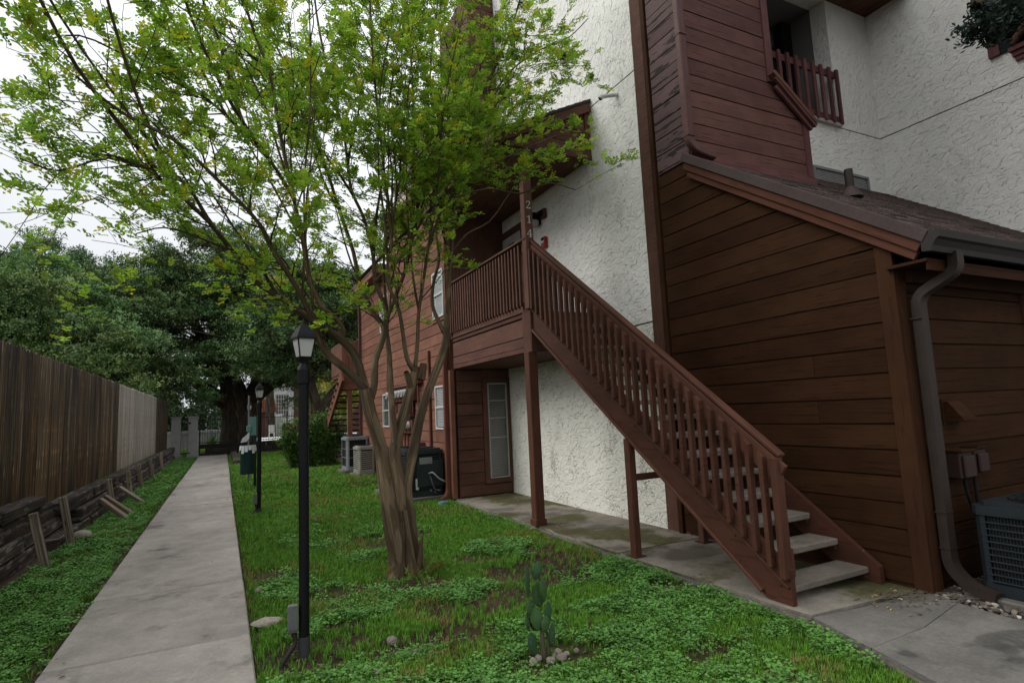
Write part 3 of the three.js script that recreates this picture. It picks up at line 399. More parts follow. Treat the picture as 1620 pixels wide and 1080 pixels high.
{ // fittings on the shaded end wall
  const h = thing('dryer_vent_hood', 'brown sloping vent hood on the shaded end wall', 'vent', [5.7, 1.4, -2.8]); part(h, 'hood', prism([[-2.805, 1.32], [-2.66, 1.34], [-2.66, 1.36], [-2.76, 1.5], [-2.805, 1.5]], 'x', 5.55, 5.76), M.shed); part(h, 'flange', box(5.53, 5.78, 1.3, 1.52, -2.805, -2.795, 0.002), M.shed);
  const b = thing('outlet_box', 'brown covered switch box, the left of two on the end wall', 'electrical box', [5.58, 1, -2.8]); part(b, 'housing', box(5.48, 5.68, 0.86, 1.08, -2.805, -2.69, 0.01), M.boxShaded); part(b, 'cover', box(5.5, 5.66, 0.87, 1.05, -2.69, -2.66, 0.01), M.boxShaded); part(b, 'lid', box(5.465, 5.695, 1.08, 1.1, -2.805, -2.66, 0.004), M.shed); part(b, 'conduit', limb([V(5.6, 0.88, -2.74), V(5.62, 0.7, -2.73), V(5.76, 0.45, -2.72), V(5.86, 0.3, -2.6), V(5.86, 0.3, -2.4)], 0.014, 0.014, 7, 4), M.void);
  const c = thing('outlet_box', 'brown disconnect box, the right of two on the end wall', 'electrical box', [5.84, 1, -2.8]); part(c, 'housing', box(5.76, 5.94, 0.88, 1.09, -2.805, -2.71, 0.01), M.boxShaded); part(c, 'cover', box(5.775, 5.925, 0.89, 1.05, -2.71, -2.68, 0.01), M.boxShaded); part(c, 'lid', box(5.745, 5.955, 1.09, 1.11, -2.805, -2.68, 0.004), M.shed); part(c, 'conduit', cyl(V(5.83, 0.88, -2.77), V(5.83, 0.42, -2.77), 0.013, 0.013, 8), M.void);
}
// ---------------------------------------------------------------- stair and landing
const RISE = 0.19, RUN = 0.2565, Y0 = 0.125, Z0 = -3.25;
const stair = thing('staircase', 'long brown outdoor stair with concrete treads rising from the walkway', 'stairs', [4.5, 0, -3.2]);
{
  const up = (z) => -0.738 * z - 2.09, lo = (z) => -0.73 * z - 2.5, lip = (z) => -0.738 * z - 2.242;
  const st = (x0, x1, U, L, zE, label) => part(stair, 'stringer', prism([[zE, 0.0], [-3.43, 0.0], [-7.14, L(-7.14)], [-7.14, Math.min(U(-7.14), 3.04)], [(-3.04 + (U(0))) / 0.738, 3.04], [zE, U(zE)]].filter((p, i) => i !== 4 || U(-7.14) > 3.04), 'x', x0, x1), M.stair, label);
  const s1 = st(3.94, 3.985, up, lo, -3.2); const s2 = st(4.985, 5.04, (z) => -0.73 * z - 2.168, (z) => -0.73 * z - 2.6, -3.16);
  part(s1, 'flange', beam(V(3.925, lo(-3.46) + 0.03, -3.46), V(3.925, lo(-7.1) + 0.03, -7.1), 0.05, 0.035, V(0, 1, 0), 0.01), M.stair);
  part(s1, 'ledge', beam(V(3.93, lip(-3.22), -3.22), V(3.93, lip(-7.12), -7.12), 0.022, 0.02, V(0, 1, 0), 0.006), M.stair);
  for (let k = 0; k < 7; k++) { const z = -3.3 - k * 0.42; part(s2, 'bolt', cyl(V(5.012, -0.73 * z - 2.175, z), V(5.012, -0.73 * z - 2.16, z), 0.008, 0.007, 8), M.zinc); part(s1, 'bolt', cyl(V(3.945, -0.738 * z - 2.3, z), V(3.932, -0.738 * z - 2.3, z), 0.011, 0.009, 8), M.stair[1]); }
  for (let k = 0; k < 15; k++) {
    const y = Y0 + k * RISE, z = Z0 - k * RUN, j = (R() - 0.5) * 0.006, t = part(stair, 'tread', box(3.985, 4.985, y - 0.055, y + j, z - 0.295, z, 0.009), M.tread);
    part(t, 'tread_bracket', [box(3.985, 4.02, y - 0.095, y - 0.057, z - 0.28, z - 0.02), box(4.95, 4.985, y - 0.095, y - 0.057, z - 0.28, z - 0.02)], M.stair[1]);
  }
  for (let i = 0; i < 30; i++) {
    const z = -3.345 - i * 0.1275 + 0.006 * (R() - 0.5), b = lip(z) + 0.05, t = -0.738 * z - 1.29, x0 = 3.888, x1 = 3.938;
    part(stair, 'baluster', prism([[z - 0.021, b], [z + 0.021, b], [z + 0.021, t - 0.045], [z - 0.021, t]], 'x', x0, x1), M.stair);
  }
  const rail = (x, c, w, h, n, z0 = -3.2, z1 = -7.13) => part(stair, n, beam(V(x, -0.742 * z0 + c, z0), V(x, -0.742 * z1 + c, z1), w, h, V(0, 1, 0), 0.006), M.stair);
  rail(3.972, -1.235, 0.075, 0.032, 'handrail'); rail(3.958, -1.38, 0.036, 0.17, 'rail_board');
  part(stair, 'newel', box(3.89, 3.985, 0.2, 1.13, -3.262, -3.205, 0.006), M.stair); part(stair, 'newel', box(3.985, 4.03, 0.2, 0.42, -3.27, -3.22, 0.005), M.stair);
  part(stair, 'support_post', box(3.9, 3.985, 0, lo(-5.09) + 0.02, -5.14, -5.05, 0.006), M.stair); part(stair, 'support_post', box(4.9, 4.98, 0, 1.25, -5.17, -5.09, 0.006), M.landing); part(stair, 'cross_brace', box(3.986, 4.9, 0.78, 0.85, -5.12, -5.08, 0.005), M.stair);
  part(stair, 'base_plate', [box(3.87, 4.015, 0.002, 0.012, -5.17, -5.02), box(4.87, 5.01, 0.002, 0.012, -5.2, -5.06)], M.stair[1]);
}
const land = thing('stair_landing', 'brown second floor landing with railing at the head of the stair', 'landing', [4.5, 2.4, -8.7]);
{
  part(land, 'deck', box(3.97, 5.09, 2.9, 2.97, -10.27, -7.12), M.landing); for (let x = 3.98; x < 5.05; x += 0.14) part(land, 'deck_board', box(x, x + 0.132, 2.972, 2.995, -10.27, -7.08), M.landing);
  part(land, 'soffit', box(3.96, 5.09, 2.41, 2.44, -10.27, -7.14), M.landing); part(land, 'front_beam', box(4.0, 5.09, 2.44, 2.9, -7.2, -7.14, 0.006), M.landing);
  for (const [y0, y1, x] of [[3.03, 3.16, 3.93], [2.935, 2.998, 3.925], [2.65, 2.91, 3.935], [2.42, 2.636, 3.93]]) part(land, 'fascia_board', box(x, x + 0.03, y0, y1, -10.31, -7.36, 0.004), M.landing);
  part(land, 'fascia_cap', box(3.9, 4.0, 3.002, 3.026, -10.31, -7.14, 0.005), M.landing); part(land, 'fascia_strip', box(3.922, 3.93, 2.5, 2.515, -10.31, -7.42), M.landing[2]); part(land, 'fascia_core', box(3.966, 3.99, 2.42, 3.02, -10.31, -7.3), M.landing);
  part(land, 'post', box(3.86, 4.0, 0, 2.41, -7.27, -7.13, 0.008), M.stair, 'lower corner post on the patio edge'); part(land, 'post_casing', box(3.9, 4.01, 2.4, 3.0, -7.36, -7.1, 0.006), M.landing);
  part(land, 'post', box(3.88, 4.01, 3.027, 5.44, -7.21, -7.08, 0.006), M.landing, 'upper corner post carrying the numbers 2 1 4'); part(land, 'post_shoe', box(3.845, 4.015, 0.0, 0.09, -7.285, -7.115, 0.006), M.stair);
  for (let i = 0; i < 28; i++) { const z = -7.36 - i * 0.112 + 0.006 * (R() - 0.5); part(land, 'baluster', box(3.885, 3.928, 3.1, 4.02, z - 0.021, z + 0.021, 0.003), M.landing); }
  part(land, 'handrail', box(3.87, 3.99, 4.045, 4.08, -10.3, -7.1, 0.006), M.landing); part(land, 'rail_board', box(3.93, 3.965, 3.9, 4.043, -10.3, -7.22, 0.004), M.landing);
}
const font = await new FontLoader().loadAsync('fonts/droid/droid_serif_regular.typeface.json');
const words = (s, size, depth = 0.006) => { const g = new TextGeometry(s, { font, size, depth, curveSegments: 4, bevelEnabled: false }); g.computeBoundingBox(); const b = g.boundingBox; g.translate(-(b.min.x + b.max.x) / 2, -(b.min.y + b.max.y) / 2, 0); return clean(g); };
[['2', 4.56], ['1', 4.34], ['4', 4.13]].forEach(([c, y], i) => { const n = thing('house_number', ['white numeral 2 at the top of the post', 'white numeral 1 in the middle of the post', 'white numeral 4 just above the handrail'][i], 'number', [3.945, y, -7.078], 'unit numbers on the landing post'); const g = words(c, 0.115); g.translate(3.945, y, -7.079); part(n, 'digit', g, M.white); });
// ---------------------------------------------------------------- wing beyond the landing
const wing = thing('brown_wing', 'reddish brown board wing of the apartments behind the crape myrtle', 'building', [5, 0, -14]);
{
  const z1 = -10.32, z0 = -18.2;
  part(wing, 'core', [box(3.88, 5.09, -0.2, 5.3, z0, -10.33), box(3.88, 5.09, 5.3, 6.5, -14.6, -10.33), box(5.1, 5.4, -0.2, 5.5, z0, -10.33), box(4.57, 5.4, 5.5, 10.6, -12.2, -10.33)], M.landing);
  const wins = [[-11.15, -10.5, 1.28, 2.14], [-15.45, -14.8, 1.3, 2.16], [-11.15, -10.5, 3.5, 4.45], [-15.6, -14.75, 3.85, 4.8]];
  const s = part(wing, 'siding_wall', box(3.876, 3.88, 0, 5.2, z0, z1), M.trimShed, 'long wall of reddish boards behind the tree'); siding(s, 'x', 3.876, -14.6, z1 - 0.1, 5.32, 6.5, M.wing); siding(s, 'x', 3.876, z0 + 0.1, z1 - 0.1, 0, 5.3, M.wing, { start: -0.06, holes: wins.map(([a, b, c, d]) => [a - 0.07, b + 0.07, c - 0.07, d + 0.07]) });
  wins.forEach(([a, b, c, d], i) => { windowIn(wing, 'x', 3.868, a, b, c, d, { rails: [0.5], blind: i === 1 ? M.blindDark : M.blind }); part(wing, 'window_trim', [box(3.852, 3.876, c - 0.07, d + 0.07, a - 0.07, a), box(3.852, 3.876, c - 0.07, d + 0.07, b, b + 0.07), box(3.852, 3.876, d, d + 0.07, a, b), box(3.852, 3.876, c - 0.07, c, a, b)], M.wing); });
  part(wing, 'corner_board', box(3.845, 3.93, 0, 2.4, z1 - 0.1, z1 + 0.03, 0.004), M.wing[0]); part(wing, 'corner_board', box(3.845, 3.9, 0, 5.3, z0, z0 + 0.11, 0.004), M.wing[0]);
  const d = part(wing, 'downspout', sweep([V(3.8, 2.9, -10.43), V(3.8, 0.14, -10.43), V(3.72, 0.03, -10.36), V(3.58, 0.0, -10.26)], rectProf(0.04, 0.045), V(0, 0, 1), 6), M.spoutWing); part(d, 'strap', box(3.75, 3.846, 1.3, 1.33, -10.485, -10.375), M.spoutWing);
  part(wing, 'downspout', sweep([V(3.81, 5.2, -18.13), V(3.81, 0.1, -18.13)], rectProf(0.04, 0.045), V(0, 0, 1)), M.spoutTower, 'far corner downspout');
  // dark recess under the landing, with its tall narrow window
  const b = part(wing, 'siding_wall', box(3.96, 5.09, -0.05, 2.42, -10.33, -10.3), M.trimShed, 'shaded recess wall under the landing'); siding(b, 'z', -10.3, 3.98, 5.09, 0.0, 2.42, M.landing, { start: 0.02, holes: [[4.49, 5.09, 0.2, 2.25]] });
  part(wing, 'window_trim', [box(4.5, 4.6, 0.22, 2.24, -10.3, -10.265), box(5.02, 5.09, 0.22, 2.24, -10.3, -10.265), box(4.6, 5.02, 0.22, 0.31, -10.3, -10.265), box(4.6, 5.02, 2.14, 2.24, -10.3, -10.265)], M.landing); windowIn(wing, 'z', -10.29, 4.605, 5.015, 0.315, 2.135, { rails: [0.42, 0.63, 0.82], fr: M.offWhite, blind: M.blindDark, w: 0.022 });
  // porch over the landing
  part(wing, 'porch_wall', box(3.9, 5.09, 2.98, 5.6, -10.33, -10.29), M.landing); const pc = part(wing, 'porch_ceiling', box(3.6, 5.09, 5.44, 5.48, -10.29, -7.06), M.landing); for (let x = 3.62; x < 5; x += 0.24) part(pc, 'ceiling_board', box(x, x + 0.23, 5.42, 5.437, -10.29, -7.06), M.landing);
  const g = part(wing, 'porch_gable', prism([[3.58, 5.5], [5.09, 5.5], [5.09, 6.2], [3.58, 5.55]], 'z', -7.1, -7.07), M.landing); siding(g, 'z', -7.07, 3.6, 5.09, 5.44, 6.26, M.landing, { start: 5.44, clip: (y) => [y < 5.56 ? 3.6 : 3.6 + (y - 5.56) / 0.47, 5.09] });
  part(wing, 'porch_trim', box(5.0, 5.09, 5.44, 6.2, -7.045, -7.02, 0.004), M.landing); part(wing, 'porch_trim', box(3.56, 5.09, 5.4, 5.48, -7.045, -7.015, 0.004), M.landing);
  const rf = part(wing, 'porch_roof', beam(V(3.42, 5.52, -8.7), V(5.09, 6.33, -8.7), 3.4, 0.06), M.landing); part(rf, 'rake_board', beam(V(3.42, 5.46, -6.99), V(5.09, 6.27, -6.99), 0.03, 0.15), M.landing); part(rf, 'drip_edge', beam(V(3.42, 5.55, -6.985), V(5.09, 6.36, -6.985), 0.05, 0.04), M.gutter); part(rf, 'fascia_board', box(3.4, 3.44, 5.4, 5.56, -10.4, -7.0, 0.005), M.landing);
  for (let k = 0; k < 11; k++) { const x = 3.4 + k * 0.155, y = 5.56 + k * 0.0752; for (let z = -10.35 - (k % 2) * 0.15; z < -7; z += 0.62) part(rf, 'shingle', prism([[x, y], [x, y + 0.016], [x + 0.17, y + 0.0825 + 0.005], [x + 0.17, y + 0.0825]], 'z', Math.max(z, -10.4), Math.min(z + 0.615, -6.97)), M.shingle); }
  // steep shingled slope and the boarded dormer above it
  const st = part(wing, 'steep_roof', prism([[3.8, 6.4], [4.5, 9.0], [4.55, 9.0], [4.55, 6.4]], 'z', -14.6, -10.34), M.landing);
  for (let k = 0; k < 17; k++) { const y = 6.4 + k * 0.152, x = 3.78 + k * 0.041; for (let z = -14.6 - (k % 2) * 0.15 - (k % 3) * 0.06; z < -10.36; z += 0.31) { const a = Math.max(z, -14.6), c = Math.min(z + 0.304, -10.33); if (c - a > 0.04) part(st, 'shingle', prism([[x - 0.018, y], [x + 0.04, y + 0.175], [x + 0.05, y + 0.175], [x, y]], 'z', a, c), M.skyLitShingle); } }
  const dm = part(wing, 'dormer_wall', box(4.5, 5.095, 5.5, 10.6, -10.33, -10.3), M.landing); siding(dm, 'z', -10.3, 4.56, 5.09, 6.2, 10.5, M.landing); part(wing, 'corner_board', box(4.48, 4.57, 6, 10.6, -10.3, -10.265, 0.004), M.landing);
  part(wing, 'eave', box(3.5, 3.92, 5.3, 5.42, z0 - 0.2, -14.62, 0.006), M.wing); part(wing, 'eave', box(3.7, 3.9, 6.4, 6.5, -14.7, -10.34, 0.006), M.wing); part(wing, 'flat_roof', box(3.5, 5.1, 5.43, 5.55, z0 - 0.2, -14.62), M.shingle);
}
{ // far stair at the other end of the wing
  const t = thing('far_staircase', 'distant brown stair with open treads at the far end of the wing', 'stairs', [3.4, 0, -18.5]);
  part(t, 'landing_panel', [box(3.28, 3.32, 2.95, 3.95, -20.2, -18.25), box(3.32, 3.84, 2.95, 3.95, -18.3, -18.25)], M.landing); for (let x = 3.3; x < 3.82; x += 0.105) part(t, 'panel_board', box(x, x + 0.098, 2.97, 3.96, -18.25, -18.23, 0.004), M.wing);
  part(t, 'landing_fascia', [box(3.26, 3.86, 2.45, 2.66, -18.25, -18.21, 0.004), box(3.26, 3.86, 2.67, 2.93, -18.25, -18.21, 0.004)], M.wing); part(t, 'deck', box(3.3, 4.4, 2.86, 2.95, -20.2, -18.26), M.landing);
  part(t, 'stringer', beam(V(3.22, 2.85, -17.9), V(3.06, -0.02, -22.4), 0.07, 0.36), M.wing); part(t, 'stringer', beam(V(4.35, 2.85, -18.4), V(4.35, -0.02, -22.4), 0.07, 0.36), M.landing); part(t, 'post', box(3.44, 3.58, 0, 2.45, -18.4, -18.26, 0.006), M.wing);
  for (let k = 0; k < 14; k++) part(t, 'tread', box(3.1, 4.35, 0.16 + k * 0.19, 0.21 + k * 0.19, -22.3 + k * 0.29, -22.02 + k * 0.29), M.stair[1]);
}
// ---------------------------------------------------------------- electric meters on the wing
function meterBank(label, y, z0, n, small) {
  const t = thing('meter_bank', label, 'electric meters', [3.87, y, z0], 'electric meter banks'), L = n * 0.27;
  part(t, 'trough', box(3.74, 3.852, y - 0.16, y + 0.16, z0 - 0.06, z0 + L + 0.06, 0.008), M.box);
  for (let i = 0; i < n; i++) { const z = z0 + 0.135 + i * 0.27, m = part(t, 'meter', cyl(V(3.74, y + 0.02, z), V(3.6, y + 0.02, z), 0.092, 0.08, 14), M.white); part(m, 'meter_face', cyl(V(3.6, y + 0.02, z), V(3.592, y + 0.02, z), 0.055, 0.05, 12), M.greyMetal); part(m, 'meter_ring', cyl(V(3.742, y + 0.02, z), V(3.72, y + 0.02, z), 0.105, 0.105, 14), M.zinc); }
  for (let i = 0; i < n; i++) { const z = z0 + 0.1 + i * 0.27; part(t, 'conduit', cyl(V(3.8, small ? 0.35 : y - 0.16, z), V(3.8, small ? y - 0.16 : y - 0.42, z), 0.02, 0.02, 7), M.box); }
  part(t, 'hood', box(3.7, 3.85, y + 0.165, y + 0.2, z0 - 0.05, z0 + L + 0.05, 0.006), M.gutter);
}
meterBank('upper row of white electric meters on the red wall', 2.06, -14.3, 7, false); meterBank('lower row of white electric meters above the conduits', 1.33, -13.9, 5, true);
{ const t = thing('meter_cabinet', 'flat brown steel cabinet between the two meter rows', 'cabinet', [3.87, 1.65, -13]); part(t, 'housing', box(3.72, 3.852, 1.54, 1.86, -13.55, -12.6, 0.01), M.box); part(t, 'cover', box(3.705, 3.72, 1.56, 1.84, -13.5, -12.65, 0.005), M.box);
  const u = thing('junction_box', 'tall brown conduit box on the wall right of the meters', 'electrical box', [3.87, 2.3, -12.2]); part(u, 'housing', box(3.72, 3.852, 2.25, 2.62, -12.35, -11.95, 0.01), M.box); part(u, 'conduit', cyl(V(3.82, 0.2, -11.45), V(3.82, 2.9, -11.45), 0.03, 0.03, 8), M.box); part(u, 'conduit', cyl(V(3.8, 1.4, -12.15), V(3.8, 2.26, -12.15), 0.03, 0.03, 8), M.box); part(u, 'conduit', cyl(V(3.8, 2.2, -14.75), V(3.8, 2.7, -14.75), 0.035, 0.035, 8), M.box);
  const g = thing('gas_meter', 'small brown box with pipes low behind the dark condensers', 'electrical box', [3.87, 0.9, -12]); part(g, 'housing', box(3.7, 3.85, 0.55, 1.0, -12.25, -11.9, 0.01), M.box); part(g, 'pipe', limb([V(3.75, 0.55, -12.05), V(3.7, 0.4, -12.0), V(3.75, 0.2, -12.0)], 0.02, 0.02, 7, 4), M.zinc);
}
// ---------------------------------------------------------------- air conditioning condensers
function condenser(name, label, [x0, x1], h, [z0, z1], m, { style = 'louver', pad = true, rows = 13, y = 0.08, group = 'outdoor condenser units' } = {}) {
  const t = thing(name, label, 'condenser', [(x0 + x1) / 2, 0, (z0 + z1) / 2], group), c = 0.05;
  const outline = (i) => { const k = c + i * 0; return [[x0 + i + k, z0 + i], [x1 - i - k, z0 + i], [x1 - i, z0 + i + k], [x1 - i, z1 - i - k], [x1 - i - k, z1 - i], [x0 + i + k, z1 - i], [x0 + i, z1 - i - k], [x0 + i, z0 + i + k]]; };
  if (pad) part(t, 'pad', box(x0 - 0.09, x1 + 0.09, -0.06, y - 0.03, z0 - 0.09, z1 + 0.09, 0.012), M.curb);
  part(t, 'base_pan', prism(outline(-0.008), 'y', y - 0.025, y + 0.06), m); part(t, 'coil', prism(outline(0.035), 'y', y + 0.06, y + h - 0.09), M.coil);
  part(t, 'top', prism(outline(-0.012), 'y', y + h - 0.09, y + h - 0.02), m); part(t, 'top_cover', prism(outline(0.03), 'y', y + h - 0.02, y + h + 0.008), m);
  const cx = (x0 + x1) / 2, cz = (z0 + z1) / 2, r = Math.min(x1 - x0, z1 - z0) * 0.38;
  const rings = []; for (let i = 0; i < 6; i++) { const g = new THREE.TorusGeometry(r * (1 - i * 0.16), 0.004, 4, 28); g.rotateX(Math.PI / 2); g.translate(cx, y + h + 0.02, cz); rings.push(clean(g)); } for (let i = 0; i < 6; i++) { const a = i * Math.PI / 3; rings.push(cyl(V(cx, y + h + 0.014, cz), V(cx + Math.cos(a) * r, y + h + 0.014, cz + Math.sin(a) * r), 0.005, 0.005, 5)); }
  part(t, 'fan_well', cyl(V(cx, y + h - 0.01, cz), V(cx, y + h + 0.0105, cz), r, r, 28), M.coil); part(t, 'fan_guard', rings, M.black);
  const posts = [[x0, z0], [x1, z0], [x0, z1], [x1, z1]]; for (const [a, b] of posts) { const sx = a === x0 ? 1 : -1, sz = b === z0 ? 1 : -1; part(t, 'corner_post', prism([[a + sx * c, b], [a + sx * (c + 0.035), b], [a + sx * (c + 0.035), b + sz * 0.02], [a + sx * c, b + sz * 0.022], [a + sx * 0.022, b + sz * c], [a + sx * 0.02, b + sz * (c + 0.035)], [a, b + sz * (c + 0.035)], [a, b + sz * c]], 'y', y + 0.06, y + h - 0.09), m); }
  const H = h - 0.17; for (let i = 0; i < rows; i++) { const yy = y + 0.075 + H * i / rows, th = style === 'louver' ? H / rows * 0.55 : 0.012; const mk = (p, q, side, n) => part(t, n, side === 'x' ? beam(V(p, yy, z0 + c), V(p, yy, z1 - c), 0.016, th, V(0, 1, 0), 0.003) : beam(V(x0 + c, yy, p), V(x1 - c, yy, p), 0.016, th, V(0, 1, 0), 0.003), m); mk(x0 + 0.006, 0, 'x', 'louver'); mk(z1 - 0.006, 0, 'z', 'louver'); }
  if (style === 'grille') { const v = [], w = []; for (let z = z0 + c + 0.03; z < z1 - c; z += 0.021) v.push(beam(V(x0 + 0.012, y + 0.07, z), V(x0 + 0.012, y + h - 0.1, z), 0.004, 0.006, V(0, 0, 1), 0)); for (let x = x0 + c + 0.03; x < x1 - c; x += 0.021) w.push(beam(V(x, y + 0.07, z1 - 0.012), V(x, y + h - 0.1, z1 - 0.012), 0.004, 0.006, V(1, 0, 0), 0)); part(t, 'wire_grille', [...v, ...w], m); }
  return t;
}
{
  condenser('condenser', 'blue grey condenser cut by the right picture edge, on gravel', [5.32, 6.12], 0.66, [-2.58, -1.76], M.blueMetal, { style: 'grille', rows: 10, y: 0.05, pad: true });
  const d = condenser('condenser', 'dark green condenser with pale hose, nearer one beside the downspout', [3.05, 3.78], 0.84, [-11.35, -10.62], M.greenMetal, { rows: 15, y: 0.09 });
  part(d, 'service_panel', box(3.25, 3.77, 0.24, 0.72, -10.615, -10.59, 0.006), M.greenMetal); part(d, 'rating_plate', box(3.3, 3.55, 0.66, 0.78, -10.595, -10.588, 0.002), M.greyMetal); part(d, 'sticker', box(3.22, 3.28, 0.2, 0.4, -10.6, -10.592, 0.002), M.white); part(d, 'badge', box(3.07, 3.16, 0.74, 0.8, -10.618, -10.608, 0.002), M.red);
  part(d, 'hose', limb([V(3.48, 0.48, -10.59), V(3.52, 0.5, -10.5), V(3.64, 0.38, -10.47), V(3.8, 0.3, -10.5), V(3.87, 0.28, -10.5)], 0.016, 0.016, 8, 4), M.offWhite); part(d, 'hose', limb([V(3.5, 0.44, -10.59), V(3.53, 0.3, -10.55), V(3.58, 0.18, -10.56), V(3.66, 0.16, -10.56)], 0.012, 0.012, 7, 4), M.zinc); part(d, 'valve', [cyl(V(3.5, 0.17, -10.59), V(3.5, 0.17, -10.54), 0.022, 0.022, 8), cyl(V(3.66, 0.16, -10.59), V(3.66, 0.16, -10.54), 0.022, 0.022, 8), cyl(V(3.58, 0.13, -10.59), V(3.58, 0.13, -10.55), 0.018, 0.018, 8)], M.zinc);
  const e = condenser('condenser', 'dark green condenser half hidden behind the nearer dark one', [2.98, 3.7], 0.82, [-12.4, -11.68], M.greenMetal, { rows: 15, y: 0.09 }); part(e, 'badge', box(3.0, 3.1, 0.72, 0.78, -11.686, -11.676, 0.002), M.red);
  condenser('condenser', 'tall light grey condenser with ribbed corners by the shrub', [3.2, 4.05 - 0.2], 0.92, [-18.05, -17.25], M.greyMetal, { rows: 3, y: 0.1, style: 'panel' });
  condenser('condenser', 'smaller beige condenser with bold horizontal louvers by the grey one', [3.36, 3.84], 0.72, [-17.1, -16.4], M.beigeMetal, { rows: 10, y: 0.05 });
}
// ---------------------------------------------------------------- fence and timber retaining wall
{
  const f = thing('picket_fence', 'tall weathered wooden picket fence along the left of the path', 'fence', [-2.45, 0.4, -18]);
  for (const y of [0.85, 1.6, 2.35]) part(f, 'rail', box(-2.53, -2.485, y, y + 0.09, -32.2, -4.5, 0.004), M.fencePale[0]);
  for (let z = -4.6, i = 0; z > -32; z -= 0.1435, i++) {
    const pale = z < -18.15 && z > -27.7, late = z <= -27.7, x = -2.46 + (late ? (z + 27.7) * -0.02 : 0) + 0.006 * (R() - 0.5), top = 2.735 + 0.018 * (R() - 0.5) - (late ? 0.02 : 0), lean = 0.008 * (R() - 0.5), w = 0.1435 - 0.006 - 0.004 * R(), y0 = 0.46 + 0.03 * wn(z, 2, 3, 1.2);
    const g = prism([[z, y0], [z + w, y0], [z + w + lean, top - 0.035], [z + w * 0.8 + lean, top], [z + w * 0.2 + lean, top], [z + lean, top - 0.035]], 'x', x, x + 0.018, 1); { const P = g.attributes.position, U = g.attributes.uv; for (let k = 0; k < P.count; k++) U.setX(k, P.getY(k) - 0.4); } part(f, 'picket', g, pale ? M.fencePale : late ? M.fenceDark[0] : M.fenceDark);
  }
  for (let z = -5; z > -32; z -= 2.44) part(f, 'post', box(-2.62, -2.535, -0.1, 2.5, z - 0.045, z + 0.045, 0.005), M.fencePale[0]);
}
{
  const t = thing('timber_retaining_wall', 'low dark railroad tie wall with leaning wooden stakes below the fence', 'retaining wall', [-2.1, 0, -18]);
  const course = (y0, y1, dx, s, tag) => { let z = -3.2 - s; while (z > -32) { const L = 2.1 + 0.5 * R(), e = Math.max(-32.2, z - L), j = (R() - 0.5) * 0.07, bulge = z > -10 ? -0.16 : 0; const g = box(-2.27 + dx + j + bulge, -2.03 + dx + j + bulge, y0 + 0.012 * R(), y1 - 0.012 * R(), e + 0.02, z - 0.02, 0.022); const p = g.attributes.position; for (let i = 0; i < p.count; i++) { const k = (wn(p.getX(i) * 3 + p.getY(i) * 5, p.getZ(i), 4, 2.3) - 0.5) * 0.05; p.setX(i, p.getX(i) + k); p.setY(i, p.getY(i) + k * 0.7); } g.computeVertexNormals(); part(t, 'timber', g, M.tie); z = e; } };
  course(-0.08, 0.13, 0.05, 0.3); course(0.13, 0.34, 0.0, 1.4); course(0.34, 0.55, -0.03, 0.7);
  part(t, 'timber', box(-2.42, -2.16, 0.56, 0.77, -8.3, -5.2, 0.025), M.tie); part(t, 'timber', box(-2.4, -2.18, 0.56, 0.72, -10.2, -8.5, 0.025), M.tie);
  part(t, 'soil_fill', box(-2.9, -2.2, 0, 0.42, -32.2, -3.2), M.soil);
  const stake = (z, h, lean, w = 0.085) => part(t, 'stake', beam(V(-1.9 + lean * 0.2, -0.08, z), V(-1.98 - lean, h, z + 0.02), w, 0.085, V(1, 0, 0), 0.006), M.stake);
  stake(-9.0, 0.62, 0.06); stake(-10.35, 0.66, 0.04, 0.1); stake(-13.9, 0.6, 0.02); stake(-16.3, 0.58, 0); stake(-18.35, 0.6, 0.02); stake(-21.1, 0.6, 0.02); stake(-24.2, 0.62, 0); 
  for (const [z, d] of [[-12.6, -0.5], [-13.2, -0.4], [-14.9, -0.45]]) part(t, 'brace', beam(V(-2.0, 0.3, z + d), V(-1.5, -0.04, z), 0.08, 0.07, V(0, 1, 0), 0.006), M.stake);
}
